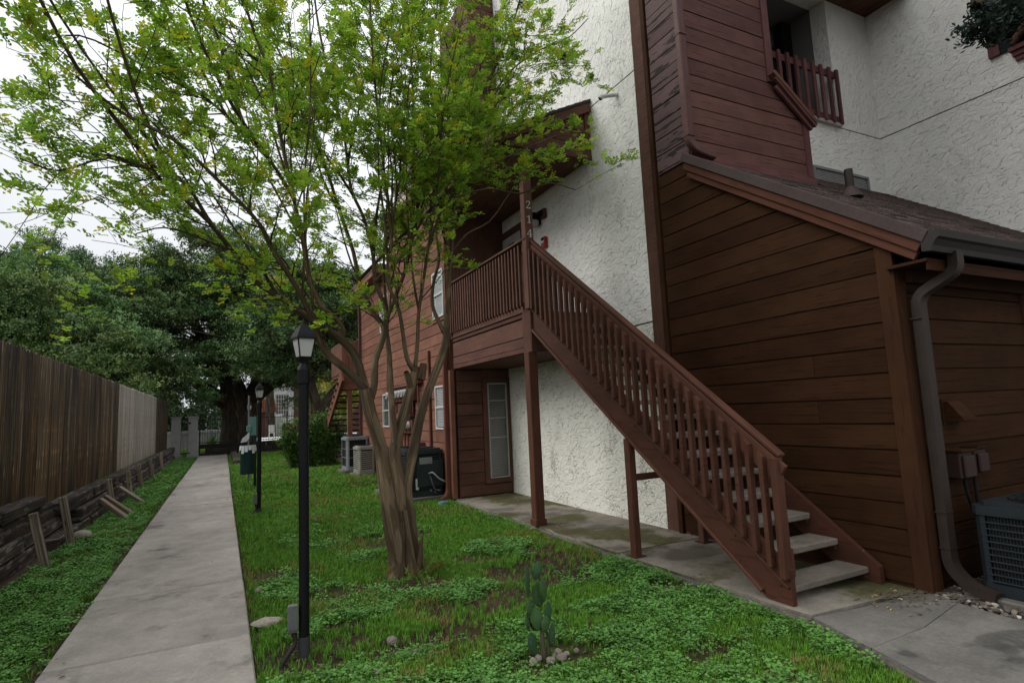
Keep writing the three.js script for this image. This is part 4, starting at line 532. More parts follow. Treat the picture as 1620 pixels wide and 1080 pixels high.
// ---------------------------------------------------------------- lamp posts
function lampParts(t) {
  part(t, 'post', cyl(V(0, -0.1, 0), V(0, 1.9, 0), 0.036, 0.036, 18), M.black); part(t, 'collar', [cyl(V(0, 1.86, 0), V(0, 1.88, 0), 0.05, 0.05, 18), cyl(V(0, 1.88, 0), V(0, 1.96, 0), 0.047, 0.047, 18), cyl(V(0, 1.96, 0), V(0, 2.01, 0), 0.047, 0.026, 18), cyl(V(0, 2.01, 0), V(0, 2.04, 0), 0.03, 0.036, 18)], M.black); part(t, 'ground_sleeve', cyl(V(0, -0.05, 0), V(0, 0.1, 0), 0.041, 0.0395, 16), M.sleeve);
  const q = (y0, y1, r0, r1) => { const g = new THREE.CylinderGeometry(r1, r0, y1 - y0, 4, 1); g.rotateY(Math.PI / 4); g.translate(0, (y0 + y1) / 2, 0); return clean(g).toNonIndexed ? clean(g) : g; };
  const flat = (g) => { g.computeVertexNormals(); return g; };
  part(t, 'lantern_base', [flat(q(2.035, 2.055, 0.06, 0.068))], M.black); const gl = part(t, 'lantern_glass', flat(q(2.056, 2.185, 0.058, 0.086)), M.frosted);
  const c = [[1, 1], [1, -1], [-1, 1], [-1, -1]].map(([a, b]) => beam(V(a * 0.043, 2.05, b * 0.043), V(a * 0.064, 2.19, b * 0.064), 0.009, 0.009, V(1, 0, 0), 0.002)); part(gl, 'lantern_bar', c, M.black);
  const rf = part(t, 'lantern_roof', [flat(q(2.185, 2.198, 0.105, 0.105)), flat(q(2.198, 2.225, 0.1, 0.088)), flat(q(2.225, 2.275, 0.088, 0.05)), flat(q(2.275, 2.295, 0.05, 0.026))], M.black); part(rf, 'finial', [cyl(V(0, 2.29, 0), V(0, 2.305, 0), 0.02, 0.012, 10), cyl(V(0, 2.305, 0), V(0, 2.34, 0), 0.013, 0.003, 10)], M.black);
}
const lamp = thing('lamp_post', 'nearest black lamp post, standing in the lawn before the tree', 'lamp post', [0, 0, 0], 'black lantern posts along the path');
lampParts(lamp); lamp.position.set(0.525, 0, -4.456); lamp.rotation.y = 0.25;
copyOf(lamp, 'second black lamp post, further along the path beside the dog station', [0.585, -0.03, -11.4], 0.1); copyOf(lamp, 'farthest small lamp post, in front of the big oak trunk', [0.77, -0.06, -20.95], 0.1);
for (const [x, z, l] of [[0.455, -4.456, 'grey metal outlet box strapped to the nearest lamp post'], [0.53, -11.38, 'small grey outlet box at the foot of the second lamp post']]) {
  const t = thing('outlet_post_box', l, 'electrical box', [x, 0, z]); part(t, 'housing', box(x - 0.036, x + 0.03, 0.14, 0.32, z - 0.03, z + 0.03, 0.006), M.zinc); part(t, 'cover', box(x - 0.04, x + 0.028, 0.16, 0.326, z + 0.03, z + 0.042, 0.004), M.zinc); part(t, 'conduit', limb([V(x, 0.14, z), V(x + 0.01, 0.07, z + 0.01), V(x - 0.05, 0.0, z + 0.04), V(x - 0.09, -0.06, z + 0.06)], 0.016, 0.016, 8, 4), M.gutter);
}
{ // dog waste station
  const t = thing('pet_waste_station', 'green post with a teal bag dispenser and round bin by the path', 'waste station', [0.73, 0, -15.7]); const x = 0.71, z = -15.6;
  part(t, 'post', box(x - 0.03, x + 0.03, -0.1, 1.75, z - 0.03, z + 0.03, 0.004), M.binGreen); part(t, 'sign', box(x - 0.14, x + 0.02, 1.26, 1.71, z + 0.03, z + 0.045, 0.004), M.teal); part(t, 'dispenser', box(x - 0.2, x - 0.1, 1.36, 1.5, z + 0.05, z + 0.14, 0.008), M.teal);
  const b = part(t, 'bin', cyl(V(x - 0.17, 0.36, z + 0.2), V(x - 0.17, 1.0, z + 0.2), 0.165, 0.165, 24), M.binGreen); part(b, 'bin_rim', cyl(V(x - 0.17, 0.98, z + 0.2), V(x - 0.17, 1.02, z + 0.2), 0.172, 0.172, 24), M.binGreen); part(b, 'bin_band', cyl(V(x - 0.17, 0.66, z + 0.2), V(x - 0.17, 0.68, z + 0.2), 0.168, 0.168, 24), M.binGreen);
  const lin = []; for (let i = 0; i < 14; i++) { const a = i * 0.45; lin.push(beam(V(x - 0.17 + Math.cos(a) * 0.172, 1.03, z + 0.2 + Math.sin(a) * 0.172), V(x - 0.17 + Math.cos(a) * 0.19, 0.93 - 0.04 * (i % 3), z + 0.2 + Math.sin(a) * 0.19), 0.07, 0.008, V(0, 1, 0), 0)); } part(b, 'bin_liner', lin, M.bag);
  part(t, 'plastic_bag', prism([[x - 0.33, 1.1], [x - 0.2, 1.12], [x - 0.14, 1.2], [x - 0.13, 1.36], [x - 0.2, 1.28], [x - 0.29, 1.2]], 'z', z + 0.09, z + 0.12), M.bag);
  const p = thing('sign_post', 'thin pale pole rising behind the second lamp post', 'pole', [0.62, 0, -16.5]); part(p, 'pole', cyl(V(0.6, -0.05, -16.6), V(0.6, 2.25, -16.6), 0.025, 0.025, 10), M.zinc); part(p, 'cap', cyl(V(0.6, 2.25, -16.6), V(0.6, 2.27, -16.6), 0.028, 0.02, 10), M.zinc);
}
{ // low timber edging on the right of the path's far end
  const t = thing('timber_edging', 'short dark timber kerb on the right of the path near the gate', 'kerb', [0.45, 0, -29]); for (let z = -25; z > -35; z -= 2.5) part(t, 'timber', box(0.36, 0.62, -0.1, 0.14, z - 2.45, z, 0.02), M.tie);
  const c = thing('cleanout_cap', 'round green plastic cover in the grass before the dark condenser', 'drain cover', [3.5, 0, -9.95]); part(c, 'lid', cyl(V(3.52, -0.06, -9.95), V(3.52, 0.035, -9.95), 0.1, 0.09, 18), M.teal); part(c, 'plug', cyl(V(3.52, 0.035, -9.95), V(3.52, 0.05, -9.95), 0.035, 0.03, 10), M.teal);
  const s = thing('paving_scrap', 'pale flat stone in the grass at the path edge', 'stone', [0.31, 0, -5.3]); const q = rock(0.1, 1, 5); q.scale(1.3, 0.35, 0.8); q.translate(0.33, -0.01, -5.28); part(s, 'stone', q, M.stone[0]);
}
// ---------------------------------------------------------------- gate, far fence and what lies beyond
{
  const mk = (x0, x1, l) => { const t = thing('gate_pillar', l, 'pillar', [(x0 + x1) / 2, 0, -32.6]); part(t, 'shaft', box(x0, x1, -0.1, 1.9, -32.9, -32.5, 0.01), M.pillar); part(t, 'cap', box(x0 - 0.03, x1 + 0.03, 1.9, 1.98, -32.93, -32.47, 0.012), M.pillar); part(t, 'base', box(x0 - 0.05, x1 + 0.05, -0.1, 0.16, -32.95, -32.45, 0.012), M.pillar); };
  mk(-2.25, -1.85, 'white masonry gate pillar next to the fence end'); mk(-1.52, -1.12, 'white masonry gate pillar right of the iron gate');
  const g = thing('iron_gate', 'narrow black iron gate between the white pillars', 'gate', [-1.7, 0, -32.6]); part(g, 'frame', [box(-1.85, -1.52, 1.62, 1.67, -32.7, -32.67), box(-1.85, -1.52, 0.16, 0.21, -32.7, -32.67)], M.iron); for (let x = -1.82; x < -1.52; x += 0.055) part(g, 'bar', cyl(V(x, 0.16, -32.685), V(x, 1.65, -32.685), 0.008, 0.008, 6), M.iron); part(g, 'hinge', [box(-1.5, -1.4, 1.62, 1.7, -32.5, -32.46), box(-1.5, -1.42, 0.18, 0.24, -32.5, -32.46)], M.iron);
  const f = thing('iron_fence', 'long black iron picket fence beyond the end of the path', 'fence', [2, 0.5, -33.5]);
  for (const y of [0.62, 1.78]) part(f, 'rail', box(-1.12, 9, y, y + 0.035, -33.52, -33.49), M.iron); for (let x = -1.05, i = 0; x < 9; x += 0.115, i++) part(f, i % 18 ? 'picket' : 'post', i % 18 ? cyl(V(x, 0.5, -33.505), V(x, 1.95, -33.505), 0.009, 0.007, 5) : box(x - 0.03, x + 0.03, 0, 2.02, -33.54, -33.48), M.iron);
  const w = thing('stone_terrace_wall', 'low dark stacked stone terrace wall under the iron fence', 'wall', [2, 0, -33.4]); for (let k = 0; k < 3; k++) for (let x = -1.1 + (k % 2) * 0.3; x < 9; ) { const L = 0.45 + 0.45 * R(); part(w, 'stone', box(x, Math.min(9, x + L - 0.02), -0.1 + k * 0.22, 0.11 + k * 0.22, -33.75, -33.3 - k * 0.12 + 0.04 * R(), 0.02), M.darkStone); x += L; }
  const b = thing('low_white_wall', 'grey low wall with coping seen through the far iron fence', 'wall', [-2, 0, -44]); part(b, 'wall', box(-8, 1.2, 0, 0.95, -44.2, -44), M.farWall); for (let x = -7.9; x < 1.2; x += 0.45) part(b, 'coping', box(x, x + 0.42, 0.95, 1.15, -44.25, -43.95, 0.02), M.farWall);
}
{ // buildings across the pool
  const t = thing('far_apartment_block', 'distant brick red and white block with a large gridded window', 'building', [6, 0, -56]);
  part(t, 'wall', box(2.2, 5.75, 1.35, 6.2, -56.5, -56), M.farWhite, 'white rendered wall'); part(t, 'wall', box(5.76, 12, 0, 7.6, -56.8, -55.9), M.farBrown, 'brick red boarded wall'); part(t, 'wall', box(2.2, 5.75, 0, 1.34, -56.5, -56), M.farBrown);
  const wn_ = part(t, 'window', box(4.2, 5.32, 1.75, 3.9, -56, -55.97), M.blindDark); part(wn_, 'pane', box(4.25, 5.27, 1.8, 3.85, -55.968, -55.96), M.glass); for (let i = 0; i <= 5; i++) part(wn_, 'muntin', box(4.22 + i * 0.21, 4.25 + i * 0.21, 1.78, 3.87, -55.958, -55.93), M.farWhite); for (let i = 0; i <= 6; i++) part(wn_, 'muntin', box(4.2, 5.3, 1.78 + i * 0.34, 1.81 + i * 0.34, -55.957, -55.931), M.farWhite);
  part(t, 'window_trim', [box(5.33, 5.5, 1.6, 4.1, -56, -55.93), box(4, 5.33, 1.58, 1.74, -56, -55.93)], M.farWhite); for (let i = 0; i < 3; i++) part(t, 'siding_band', box(5.76, 11.9, 1.2 + i * 1.9, 1.28 + i * 1.9, -55.9, -55.86), M.landing);
  part(t, 'roof', prism([[2, 6.2], [5.8, 6.2], [5.8, 7.6], [12.4, 7.6], [9, 9.2], [6, 8.2]], 'z', -57, -55.6), M.shingle[0]);
  const k = thing('tiled_kiosk', 'little brown hut with an orange clay tile roof by the pool', 'hut', [3.5, 0, -52]); part(k, 'wall', box(2.5, 3.75, 0, 2.3, -53, -51.6), M.farBrown); const rf = part(k, 'roof', prism([[2.3, 2.3], [4.0, 2.3], [3.7, 3.4], [2.5, 3.4]], 'z', -53.2, -51.4), M.tile); for (let x = 2.35; x < 4; x += 0.16) part(rf, 'tile', beam(V(x, 2.33, -51.38), V(lerp(x, 3.1, 0.25), 3.4, -51.39), 0.12, 0.06), M.tile);
  const p = thing('pool_cabinet', 'white upright cabinet beside the tiled hut', 'cabinet', [3.9, 0, -50]); part(p, 'body', box(3.65, 4.3, 0, 2.0, -50.4, -50, 0.02), M.farWhite); part(p, 'lid', box(3.62, 4.33, 2.0, 2.08, -50.44, -49.97, 0.02), M.farWhite); part(p, 'door', box(3.7, 4.25, 0.1, 1.9, -50, -49.98, 0.01), M.offWhite);
  const h = thing('white_chair', 'small white chair behind the iron fence by the pool', 'chair', [3.0, 0.4, -42]); part(h, 'backrest', box(2.72, 3.1, 0.85, 1.3, -42.2, -42.16, 0.01), M.farWhite); part(h, 'seat', box(2.72, 3.1, 0.78, 0.82, -42.16, -41.7, 0.01), M.farWhite); for (const [x, z] of [[2.74, -42.15], [3.05, -42.15], [2.74, -41.75], [3.05, -41.75]]) part(h, 'leg', box(x, x + 0.03, 0.3, 0.78, z, z + 0.03), M.farWhite);
  struct('pool_deck', box(2, 14, 0.1, 0.32, -49, -40), M.farWhite); struct('pool_water', box(4.2, 9, 0.3, 0.335, -47, -41.5), M.pool);
}

// ---------------------------------------------------------------- vegetation
const mtx = (p, rx, ry, rz, s, sy = s) => new THREE.Matrix4().compose(p, new THREE.Quaternion().setFromEuler(new THREE.Euler(rx, ry, rz, 'YXZ')), V(s, sy, s));
function leafGeo(list, L, W, fold = 0.25) {      // list: [x, y, z, yaw, pitch, scale]; each leaf six-sided, folded along the midrib
  const pos = [], o = new THREE.Object3D();
  for (const [x, y, z, yaw, pitch, s] of list) {
    o.position.set(x, y, z); o.rotation.set(0, 0, 0); o.rotation.order = 'YXZ'; o.rotation.y = yaw; o.rotation.x = pitch; o.scale.setScalar(s); o.updateMatrix();
    const q = (a, b, c) => V(a * W, b * W * fold, c * L).applyMatrix4(o.matrix), A = q(0, 0, 0), B = q(0.5, 1, 0.35), C = q(0.42, 0.8, 0.7), D = q(0, 0, 1), E = q(-0.5, 1, 0.35), F = q(-0.42, 0.8, 0.7);
    for (const [a, b, c] of [[A, B, C], [A, C, D], [A, F, E], [A, D, F]]) pos.push(a.x, a.y, a.z, b.x, b.y, b.z, c.x, c.y, c.z);
  }
  const g = new THREE.BufferGeometry(); g.setAttribute('position', new THREE.Float32BufferAttribute(pos, 3)); g.computeVertexNormals(); g.setAttribute('uv', new THREE.Float32BufferAttribute(new Float32Array(pos.length / 3 * 2), 2)); return g;
}
const col = (r, g, b) => new THREE.Color().setRGB(r, g, b);
// ---- crape myrtle: three fused stems, limbs traced up and out, then branchlets and small leaves
{
  const t = thing('crape_myrtle', 'multi stemmed crape myrtle tree with fresh green leaves in the lawn', 'tree', [1.72, 0, -6.1]);
  const LIMBS = [
  ['T1', 0.125, 0.07, '1.61 0.09 -6.02, 1.55 0.55 -6.01, 1.50 0.94 -6.00, 1.44 1.33 -5.98, 1.35 1.65 -5.97, 1.30 1.88 -5.95'],
  ['T2', 0.12, 0.055, '1.76 0.03 -6.15, 1.71 0.51 -6.15, 1.68 0.90 -6.16, 1.65 1.23 -6.17, 1.74 1.52 -6.18, 1.84 1.84 -6.19, 1.90 2.06 -6.20'],
  ['T3', 0.1, 0.045, '1.82 0.07 -6.10, 1.78 0.50 -6.12, 1.76 0.83 -6.15, 1.87 1.24 -6.18, 2.00 1.69 -6.22, 2.13 1.98 -6.26, 2.30 2.37 -6.30, 2.35 2.58 -6.35'],
  ['L0', 0.05, 0.008, '1.30 1.88 -5.95, 1.08 2.09 -5.89, 0.91 2.22 -5.81, 0.83 2.34 -5.71, 0.75 2.50 -5.60, 0.66 2.65 -5.49, 0.54 2.83 -5.36, 0.36 3.07 -5.23, 0.26 3.23 -5.09, -0.03 3.49 -4.95, -0.36 3.74 -4.81, -0.67 3.82 -4.66, -0.91 3.95 -4.50'],
  ['L1', 0.06, 0.008, '1.30 1.86 -5.97, 1.19 2.22 -5.93, 1.04 2.38 -5.86, 0.82 2.51 -5.79, 0.66 2.60 -5.71, 0.44 2.73 -5.62, 0.22 2.87 -5.53, 0.04 3.09 -5.43, -0.13 3.29 -5.33, -0.45 3.55 -5.22, -0.65 3.65 -5.11, -1.05 3.63 -5.00'],
  ['L1b', 0.04, 0.01, '1.06 2.39 -5.95, 1.07 2.48 -5.91, 0.98 2.60 -5.86, 0.84 2.70 -5.79, 0.73 2.95 -5.72, 0.66 3.30 -5.65, 0.55 3.76 -5.56, 0.43 4.32 -5.48, 0.34 4.79 -5.39, 0.20 5.10 -5.30, 0.09 5.43 -5.20'],
  ['L2', 0.05, 0.01, '1.34 1.72 -6.00, 1.41 1.92 -6.04, 1.44 2.19 -6.09, 1.53 2.40 -6.15, 1.57 2.56 -6.22, 1.44 2.77 -6.29, 1.35 3.06 -6.37, 1.30 3.45 -6.45, 1.18 3.90 -6.53, 1.06 4.38 -6.62, 0.92 4.93 -6.71, 0.74 5.50 -6.80, 0.53 5.99 -6.90, 0.26 6.63 -7.00'],
  ['L3', 0.035, 0.01, '1.59 2.56 -6.30, 1.63 2.74 -6.31, 1.51 3.11 -6.33, 1.50 3.38 -6.35, 1.41 3.82 -6.37, 1.27 4.17 -6.39, 1.21 4.77 -6.42, 1.04 5.52 -6.44, 0.91 6.30 -6.47, 0.85 7.11 -6.50'],
  ['M', 0.042, 0.01, '1.65 1.31 -6.15, 1.63 1.85 -6.19, 1.63 2.27 -6.25, 1.63 2.64 -6.33, 1.76 2.95 -6.41, 1.90 3.28 -6.49, 2.02 3.70 -6.58, 2.10 4.39 -6.68, 2.15 5.28 -6.78, 2.17 6.22 -6.88, 2.13 7.19 -6.99, 2.15 8.24 -7.10'],
  ['R1b', 0.03, 0.008, '1.90 2.06 -6.20, 1.81 2.21 -6.17, 1.76 2.47 -6.13, 1.70 2.74 -6.07, 1.56 3.07 -6.02, 1.61 3.48 -5.96, 1.54 4.02 -5.89, 1.46 4.69 -5.82, 1.39 5.36 -5.75, 1.35 6.03 -5.68, 1.31 6.55 -5.60'],
  ['R1c', 0.028, 0.008, '1.90 2.06 -6.20, 1.94 2.41 -6.18, 1.95 2.69 -6.16, 2.00 3.05 -6.13, 2.09 3.57 -6.10, 2.17 4.17 -6.06, 2.18 4.77 -6.02, 2.11 5.51 -5.98, 2.20 6.31 -5.94, 2.29 7.13 -5.90'],
  ['R2', 0.042, 0.01, '2.35 2.57 -6.35, 2.37 2.81 -6.35, 2.40 3.15 -6.34, 2.44 3.51 -6.34, 2.49 4.07 -6.33, 2.54 4.48 -6.33, 2.70 4.92 -6.32, 2.90 5.54 -6.32, 3.20 6.22 -6.31, 3.52 7.04 -6.31, 3.76 7.97 -6.30'],
  ['R2b', 0.03, 0.009, '2.35 2.47 -6.35, 2.29 2.63 -6.39, 2.22 2.88 -6.45, 2.27 3.18 -6.53, 2.38 3.50 -6.61, 2.38 3.93 -6.70, 2.56 4.49 -6.79, 2.71 5.26 -6.88, 2.83 6.16 -6.99, 2.91 7.20 -7.09, 3.04 8.23 -7.20'],
  ['R3', 0.026, 0.006, '1.50 3.09 -6.30, 1.83 3.43 -6.24, 2.03 3.82 -6.16, 2.33 4.19 -6.06, 2.69 4.43 -5.95, 3.15 4.69 -5.83, 3.62 4.92 -5.70'],
  ['R4', 0.026, 0.006, '1.36 3.14 -6.50, 1.55 3.35 -6.43, 1.92 3.75 -6.32, 2.30 4.06 -6.20, 2.84 4.27 -6.07, 3.19 4.20 -5.92, 3.53 4.32 -5.76, 3.79 4.21 -5.60'],
  ['R5', 0.02, 0.005, '2.69 4.90 -6.30, 2.95 5.39 -6.25, 3.21 5.88 -6.18, 3.65 6.28 -6.09, 4.10 6.54 -6.00, 4.36 6.82 -5.90'],
  ['L5', 0.022, 0.006, '1.03 4.28 -6.40, 0.73 4.93 -6.28, 0.39 5.21 -6.10, 0.05 5.33 -5.89, -0.25 5.33 -5.65, -0.55 5.31 -5.40'],
  ['L6', 0.02, 0.005, '0.56 3.71 -5.60, 0.38 3.97 -5.53, 0.09 4.21 -5.42, -0.17 4.38 -5.30, -0.47 4.43 -5.17, -0.71 4.46 -5.02, -0.98 4.46 -4.86, -1.21 4.23 -4.70'],
  ['L7', 0.018, 0.005, '-0.13 3.28 -5.30, -0.27 3.52 -5.22, -0.40 3.60 -5.11, -0.56 3.56 -4.98, -0.77 3.54 -4.83, -1.03 3.34 -4.67, -1.18 3.33 -4.50'],
  ['L8', 0.016, 0.005, '0.44 2.73 -5.60, 0.28 2.97 -5.55, 0.02 3.10 -5.48, -0.22 3.17 -5.39, -0.45 3.20 -5.30, -0.63 3.10 -5.20'],
  ['R6', 0.016, 0.005, '2.44 3.51 -6.35, 2.62 3.74 -6.24, 2.85 3.87 -6.09, 3.08 4.23 -5.90, 3.33 4.49 -5.70'],
  ];
  const parse = (s) => s.split(', ').map((q) => V(...q.split(' ').map(Number)));
  const wood = [], twigs = [], tips = [];
  for (const [n, r0, r1, s] of LIMBS) {
    const p = parse(s), stem = n[0] === 'T'; if (stem) p.unshift(p[0].clone().add(V((p[0].x - 1.72) * 0.5, -0.2, 0.02)));
    wood.push(limb(p, r0 * (stem ? 0.74 : 0.92), r1 * (stem ? 0.85 : 1), stem ? 14 : 9, stem ? 4 : 3, stem ? 0.42 : 0.25, stem ? 1 : 0.7));
    if (!stem) { const c = new THREE.CatmullRomCurve3(p, false, 'centripetal'), L = c.getLength(); for (let d = L * (L > 3 ? 0.16 : 0.12); d < L; d += 0.085) { const u = d / L; tips.push([c.getPointAt(u), c.getTangentAt(u), lerp(r0, r1, u), u, n]); } tips.push([p[p.length - 1], c.getTangentAt(1), r1, 1, n]); }
  }
  wood.push(limb([V(1.80, -0.1, -5.98), V(1.835, 0.15, -5.95), V(1.85, 0.3, -5.94), V(1.87, 0.38, -5.93)], 0.05, 0.006, 7, 3, 0.7), limb([V(1.59, -0.15, -5.95), V(1.63, 0.1, -5.98), V(1.65, 0.5, -6.0)], 0.07, 0.04, 9, 3, 0.5), limb([V(1.74, -0.15, -5.95), V(1.73, 0.15, -6.01), V(1.7, 0.6, -6.08)], 0.08, 0.05, 9, 3, 0.6), limb([V(1.96, 1.98, -6.19), V(1.99, 2.1, -6.19), V(2.0, 2.16, -6.19)], 0.05, 0.038, 8, 2, 0.9), limb([V(1.84, 1.9, -6.17), V(1.8, 2.02, -6.14), V(1.78, 2.06, -6.12)], 0.034, 0.028, 7, 2, 0.9));
  const Rt = mulberry(5150), q = (a, b) => a + (b - a) * Rt();
  const leaves = [], axis = V(1.9, 0, -6.2);
  for (const [ns, p] of LIMBS.map(([n, a, b, s]) => [n, parse(s)])) if (ns[0] !== 'T' && p.length > 6) for (let k = 0; k < 3; k++) {   // upright side limbs
    const c = new THREE.CatmullRomCurve3(p, false, 'centripetal'), u = q(0.12, 0.5), a = c.getPointAt(u), d = c.getTangentAt(u).add(V(q(-0.5, 0.5), q(0.3, 0.9), q(-0.6, 0.6))).normalize(), L = q(1.3, 2.6), pts = [a];
    for (let i = 0; i < 5; i++) { d.add(V(q(-0.16, 0.16), q(0, 0.14), q(-0.16, 0.16))).normalize(); pts.push(pts[i].clone().addScaledVector(d, L / 5)); }
    if (pts[5].x > 4.1) continue; const r = q(0.012, 0.02); wood.push(limb(pts, r, 0.005, 6, 2, 0.2)); const cc = new THREE.CatmullRomCurve3(pts); for (let t = 0.3; t <= 1; t += 0.06) tips.push([cc.getPointAt(t), cc.getTangentAt(t), 0.01, t, 'S']);
  }
  const grow = (p, dir, len, r, depth) => {
    const out = V(p.x - axis.x, 0, p.z - axis.z).normalize(), n = Math.max(3, Math.round(len / 0.16)), pts = [p.clone()], d = dir.clone();
    for (let i = 0; i < n; i++) { d.add(V(q(-0.28, 0.28), q(-0.2, 0.26), q(-0.28, 0.28))).addScaledVector(out, 0.07).normalize(); pts.push(pts[i].clone().addScaledVector(d, len / n)); }
    const end = pts[pts.length - 1]; if (end.y < 1.9 || (end.x > 2.6 && end.y < 4.3) || end.x > 4.7 || (end.x > 3.7 && end.z < -7.0 && end.y < 6) || Math.hypot(end.x, end.y - 1.6, end.z) < 2.0) return;
    twigs.push(limb(pts, r, 0.0022, depth ? 3 : 4, 1));
    for (let i = 1; i <= n; i++) {
      const a = pts[i], k = i / n;
      if (depth < 2 && Rt() < (depth ? 0.55 : 0.8)) { const s = d.clone().cross(V(q(-1, 1), q(-1, 1), q(-1, 1))).normalize(); grow(a, dir.clone().multiplyScalar(0.6).addScaledVector(s, 0.8).add(V(0, 0.15, 0)).normalize(), len * q(0.3, 0.55), r * 0.55, depth + 1); }
      if (depth > 0 || k > 0.35) { const m = depth === 2 ? 2 : 1; for (let j = 0; j < m; j++) if (Rt() < 0.8) leaves.push([a.clone().add(V(q(-0.03, 0.03), q(-0.02, 0.03), q(-0.03, 0.03))), d.clone()]); }
    }
  };
  for (const [p, tan, r, u, n] of tips) {
    const high = p.y > 3.0, chance = !high ? 0.95 : n === 'R3' || n === 'R4' || n === 'R6' || n === 'R5' ? 0.55 : p.y > 5.6 ? 0.5 : p.x < -0.3 ? 0.46 : 0.64; if (Rt() > chance * 0.72) continue;
    const s = tan.clone().cross(V(q(-1, 1), q(-1, 1), q(-1, 1))).normalize(), d = tan.clone().multiplyScalar(0.75).addScaledVector(s, 0.85).normalize();
    grow(p, d, high ? q(0.4, 1.0) * (u > 0.95 ? 0.7 : 1) * (p.x < -0.4 ? 0.85 : 1) : q(0.3, 0.75), Math.min(r * 0.5, 0.009), high ? 0 : 1);
  }
  part(t, 'trunk', wood, M.bark); part(t, 'twigs', twigs, M.twig).userData.kind = 'stuff';
  // a sprig: opposite pairs of small oval leaves along a short shoot
  const sprig = []; for (let i = 0; i < 4; i++) for (const sd of [-1, 1]) sprig.push([0, 0.002 * i, 0.022 * i, sd * (0.95 + 0.1 * i) + 0.1 * (i % 2), -0.15 + 0.22 * ((i * 7) % 3 - 1), 1 - 0.1 * (3 - i)]); sprig.push([0, 0.004, 0.085, 0, -0.1, 0.85]);
  const g = leafGeo(sprig, 0.04, 0.025, 0.22); g.translate(-1.72 * 0, 0, 0);
  const list = leaves.map(([p, d]) => { const lime = Rt(), k = q(0.55, 1.35), c = lime > 0.88 ? col(0.5 * k, 0.5 * k, 0.03) : lime > 0.3 ? col(0.35 * k, 0.52 * k, 0.05 * k) : col(0.22 * k, 0.39 * k, 0.045 * k); return [mtx(p.clone().sub(V(1.72, 0, -6.1)), q(-0.75, 0.45), Math.atan2(d.x, d.z) + q(-0.9, 0.9), q(-0.5, 0.5), q(0.7, 1.2)), c]; });
  copies(t, 'crown', g, M.leaf, list); console.log('crape leaves sprigs', list.length, 'twigs', twigs.length);
  // fresh suckers round the foot
  const su = []; for (let i = 0; i < 60; i++) { const a = q(0, 6.28), r = q(0.12, 0.32); su.push([mtx(V(Math.cos(a) * r + 0.05, q(-0.03, 0.05), Math.sin(a) * r + 0.1), q(-1.2, -0.5), q(0, 6.28), 0, q(0.6, 1)), Rt() < 0.3 ? col(0.22, 0.15, 0.03) : col(0.14, 0.2, 0.03)]); } copies(t, 'suckers', g, M.leaf, su);
}
// ---- live oaks and trees beyond the fence: crowns of many small leaf sprigs in drooping clumps
const oakSprig = (() => { const l = [], r = mulberry(3); for (let i = 0; i < 11; i++) l.push([(r() - 0.5) * 0.36, (r() - 0.5) * 0.2, (r() - 0.5) * 0.36, r() * 6.28, (r() - 0.5) * 1.6, 0.7 + 0.6 * r()]); return leafGeo(l, 0.115, 0.055, 0.15); })();
function tree(name, label, [bx, by, bz], trunk, ells, { n, clump = 0.9, tone = [0.055, 0.09, 0.035], seed = 1, group, scale = 1, per = 120, droop = 0.6 }) {
  const r = mulberry(seed), t = thing(name, label, 'tree', [bx, by, bz], group), q = (a, b) => a + (b - a) * r(), wood = trunk.map(([pts, r0, r1]) => limb(pts, r0, r1, 9, 3, 0.3)), list = [], base = V(bx, by, bz);
  const tot = ells.reduce((s, e) => s + e[3] * e[4] * e[5], 0), thick = trunk.filter((k) => k[0][k[0].length - 1].y > 3);
  for (const [cx, cy, cz, rx, ry, rz] of ells) {
    const m = Math.round(n * rx * ry * rz / tot);
    for (let i = 0; i < m; i++) {
      let a, b, c; do { a = q(-1, 1); b = q(-1, 1); c = q(-1, 1); } while (a * a + b * b + c * c > 1 || a * a + b * b + c * c < 0.25);
      const p = V(cx + a * rx, cy + b * ry, cz + c * rz), s = clump * q(0.6, 1.35), k = q(0.7, 1.3), yel = r();
      if (i % 3 === 0 && thick.length) { const tk = thick[Math.floor(r() * thick.length)][0], from = tk[tk.length - 1 - Math.floor(r() * 2)], mid = from.clone().lerp(p, 0.5).add(V(q(-0.4, 0.4), q(0, 0.5), q(-0.4, 0.4))); wood.push(limb([from, mid, p], 0.07, 0.012, 4, 2)); }
      for (let j = 0; j < per; j++) { const u = q(0, 6.28), w = Math.acos(q(-0.75, 1)), e = s * Math.pow(r(), 0.33); list.push([mtx(V(p.x + Math.sin(w) * Math.cos(u) * e * 1.25, p.y + Math.cos(w) * e * droop, p.z + Math.sin(w) * Math.sin(u) * e * 1.25).sub(base), q(-0.9, 0.9), q(0, 6.28), q(-0.9, 0.9), q(0.75, 1.25) * scale), col(tone[0] * k * (0.85 + 0.4 * yel), tone[1] * k, tone[2] * k * q(0.8, 1.2))]); }
    }
  }
  part(t, 'trunk', wood, M.oakBark); copies(t, 'crown', oakSprig, M.oakLeaf, list); return t;
}
const oaks = 'live oaks beyond the end of the path';
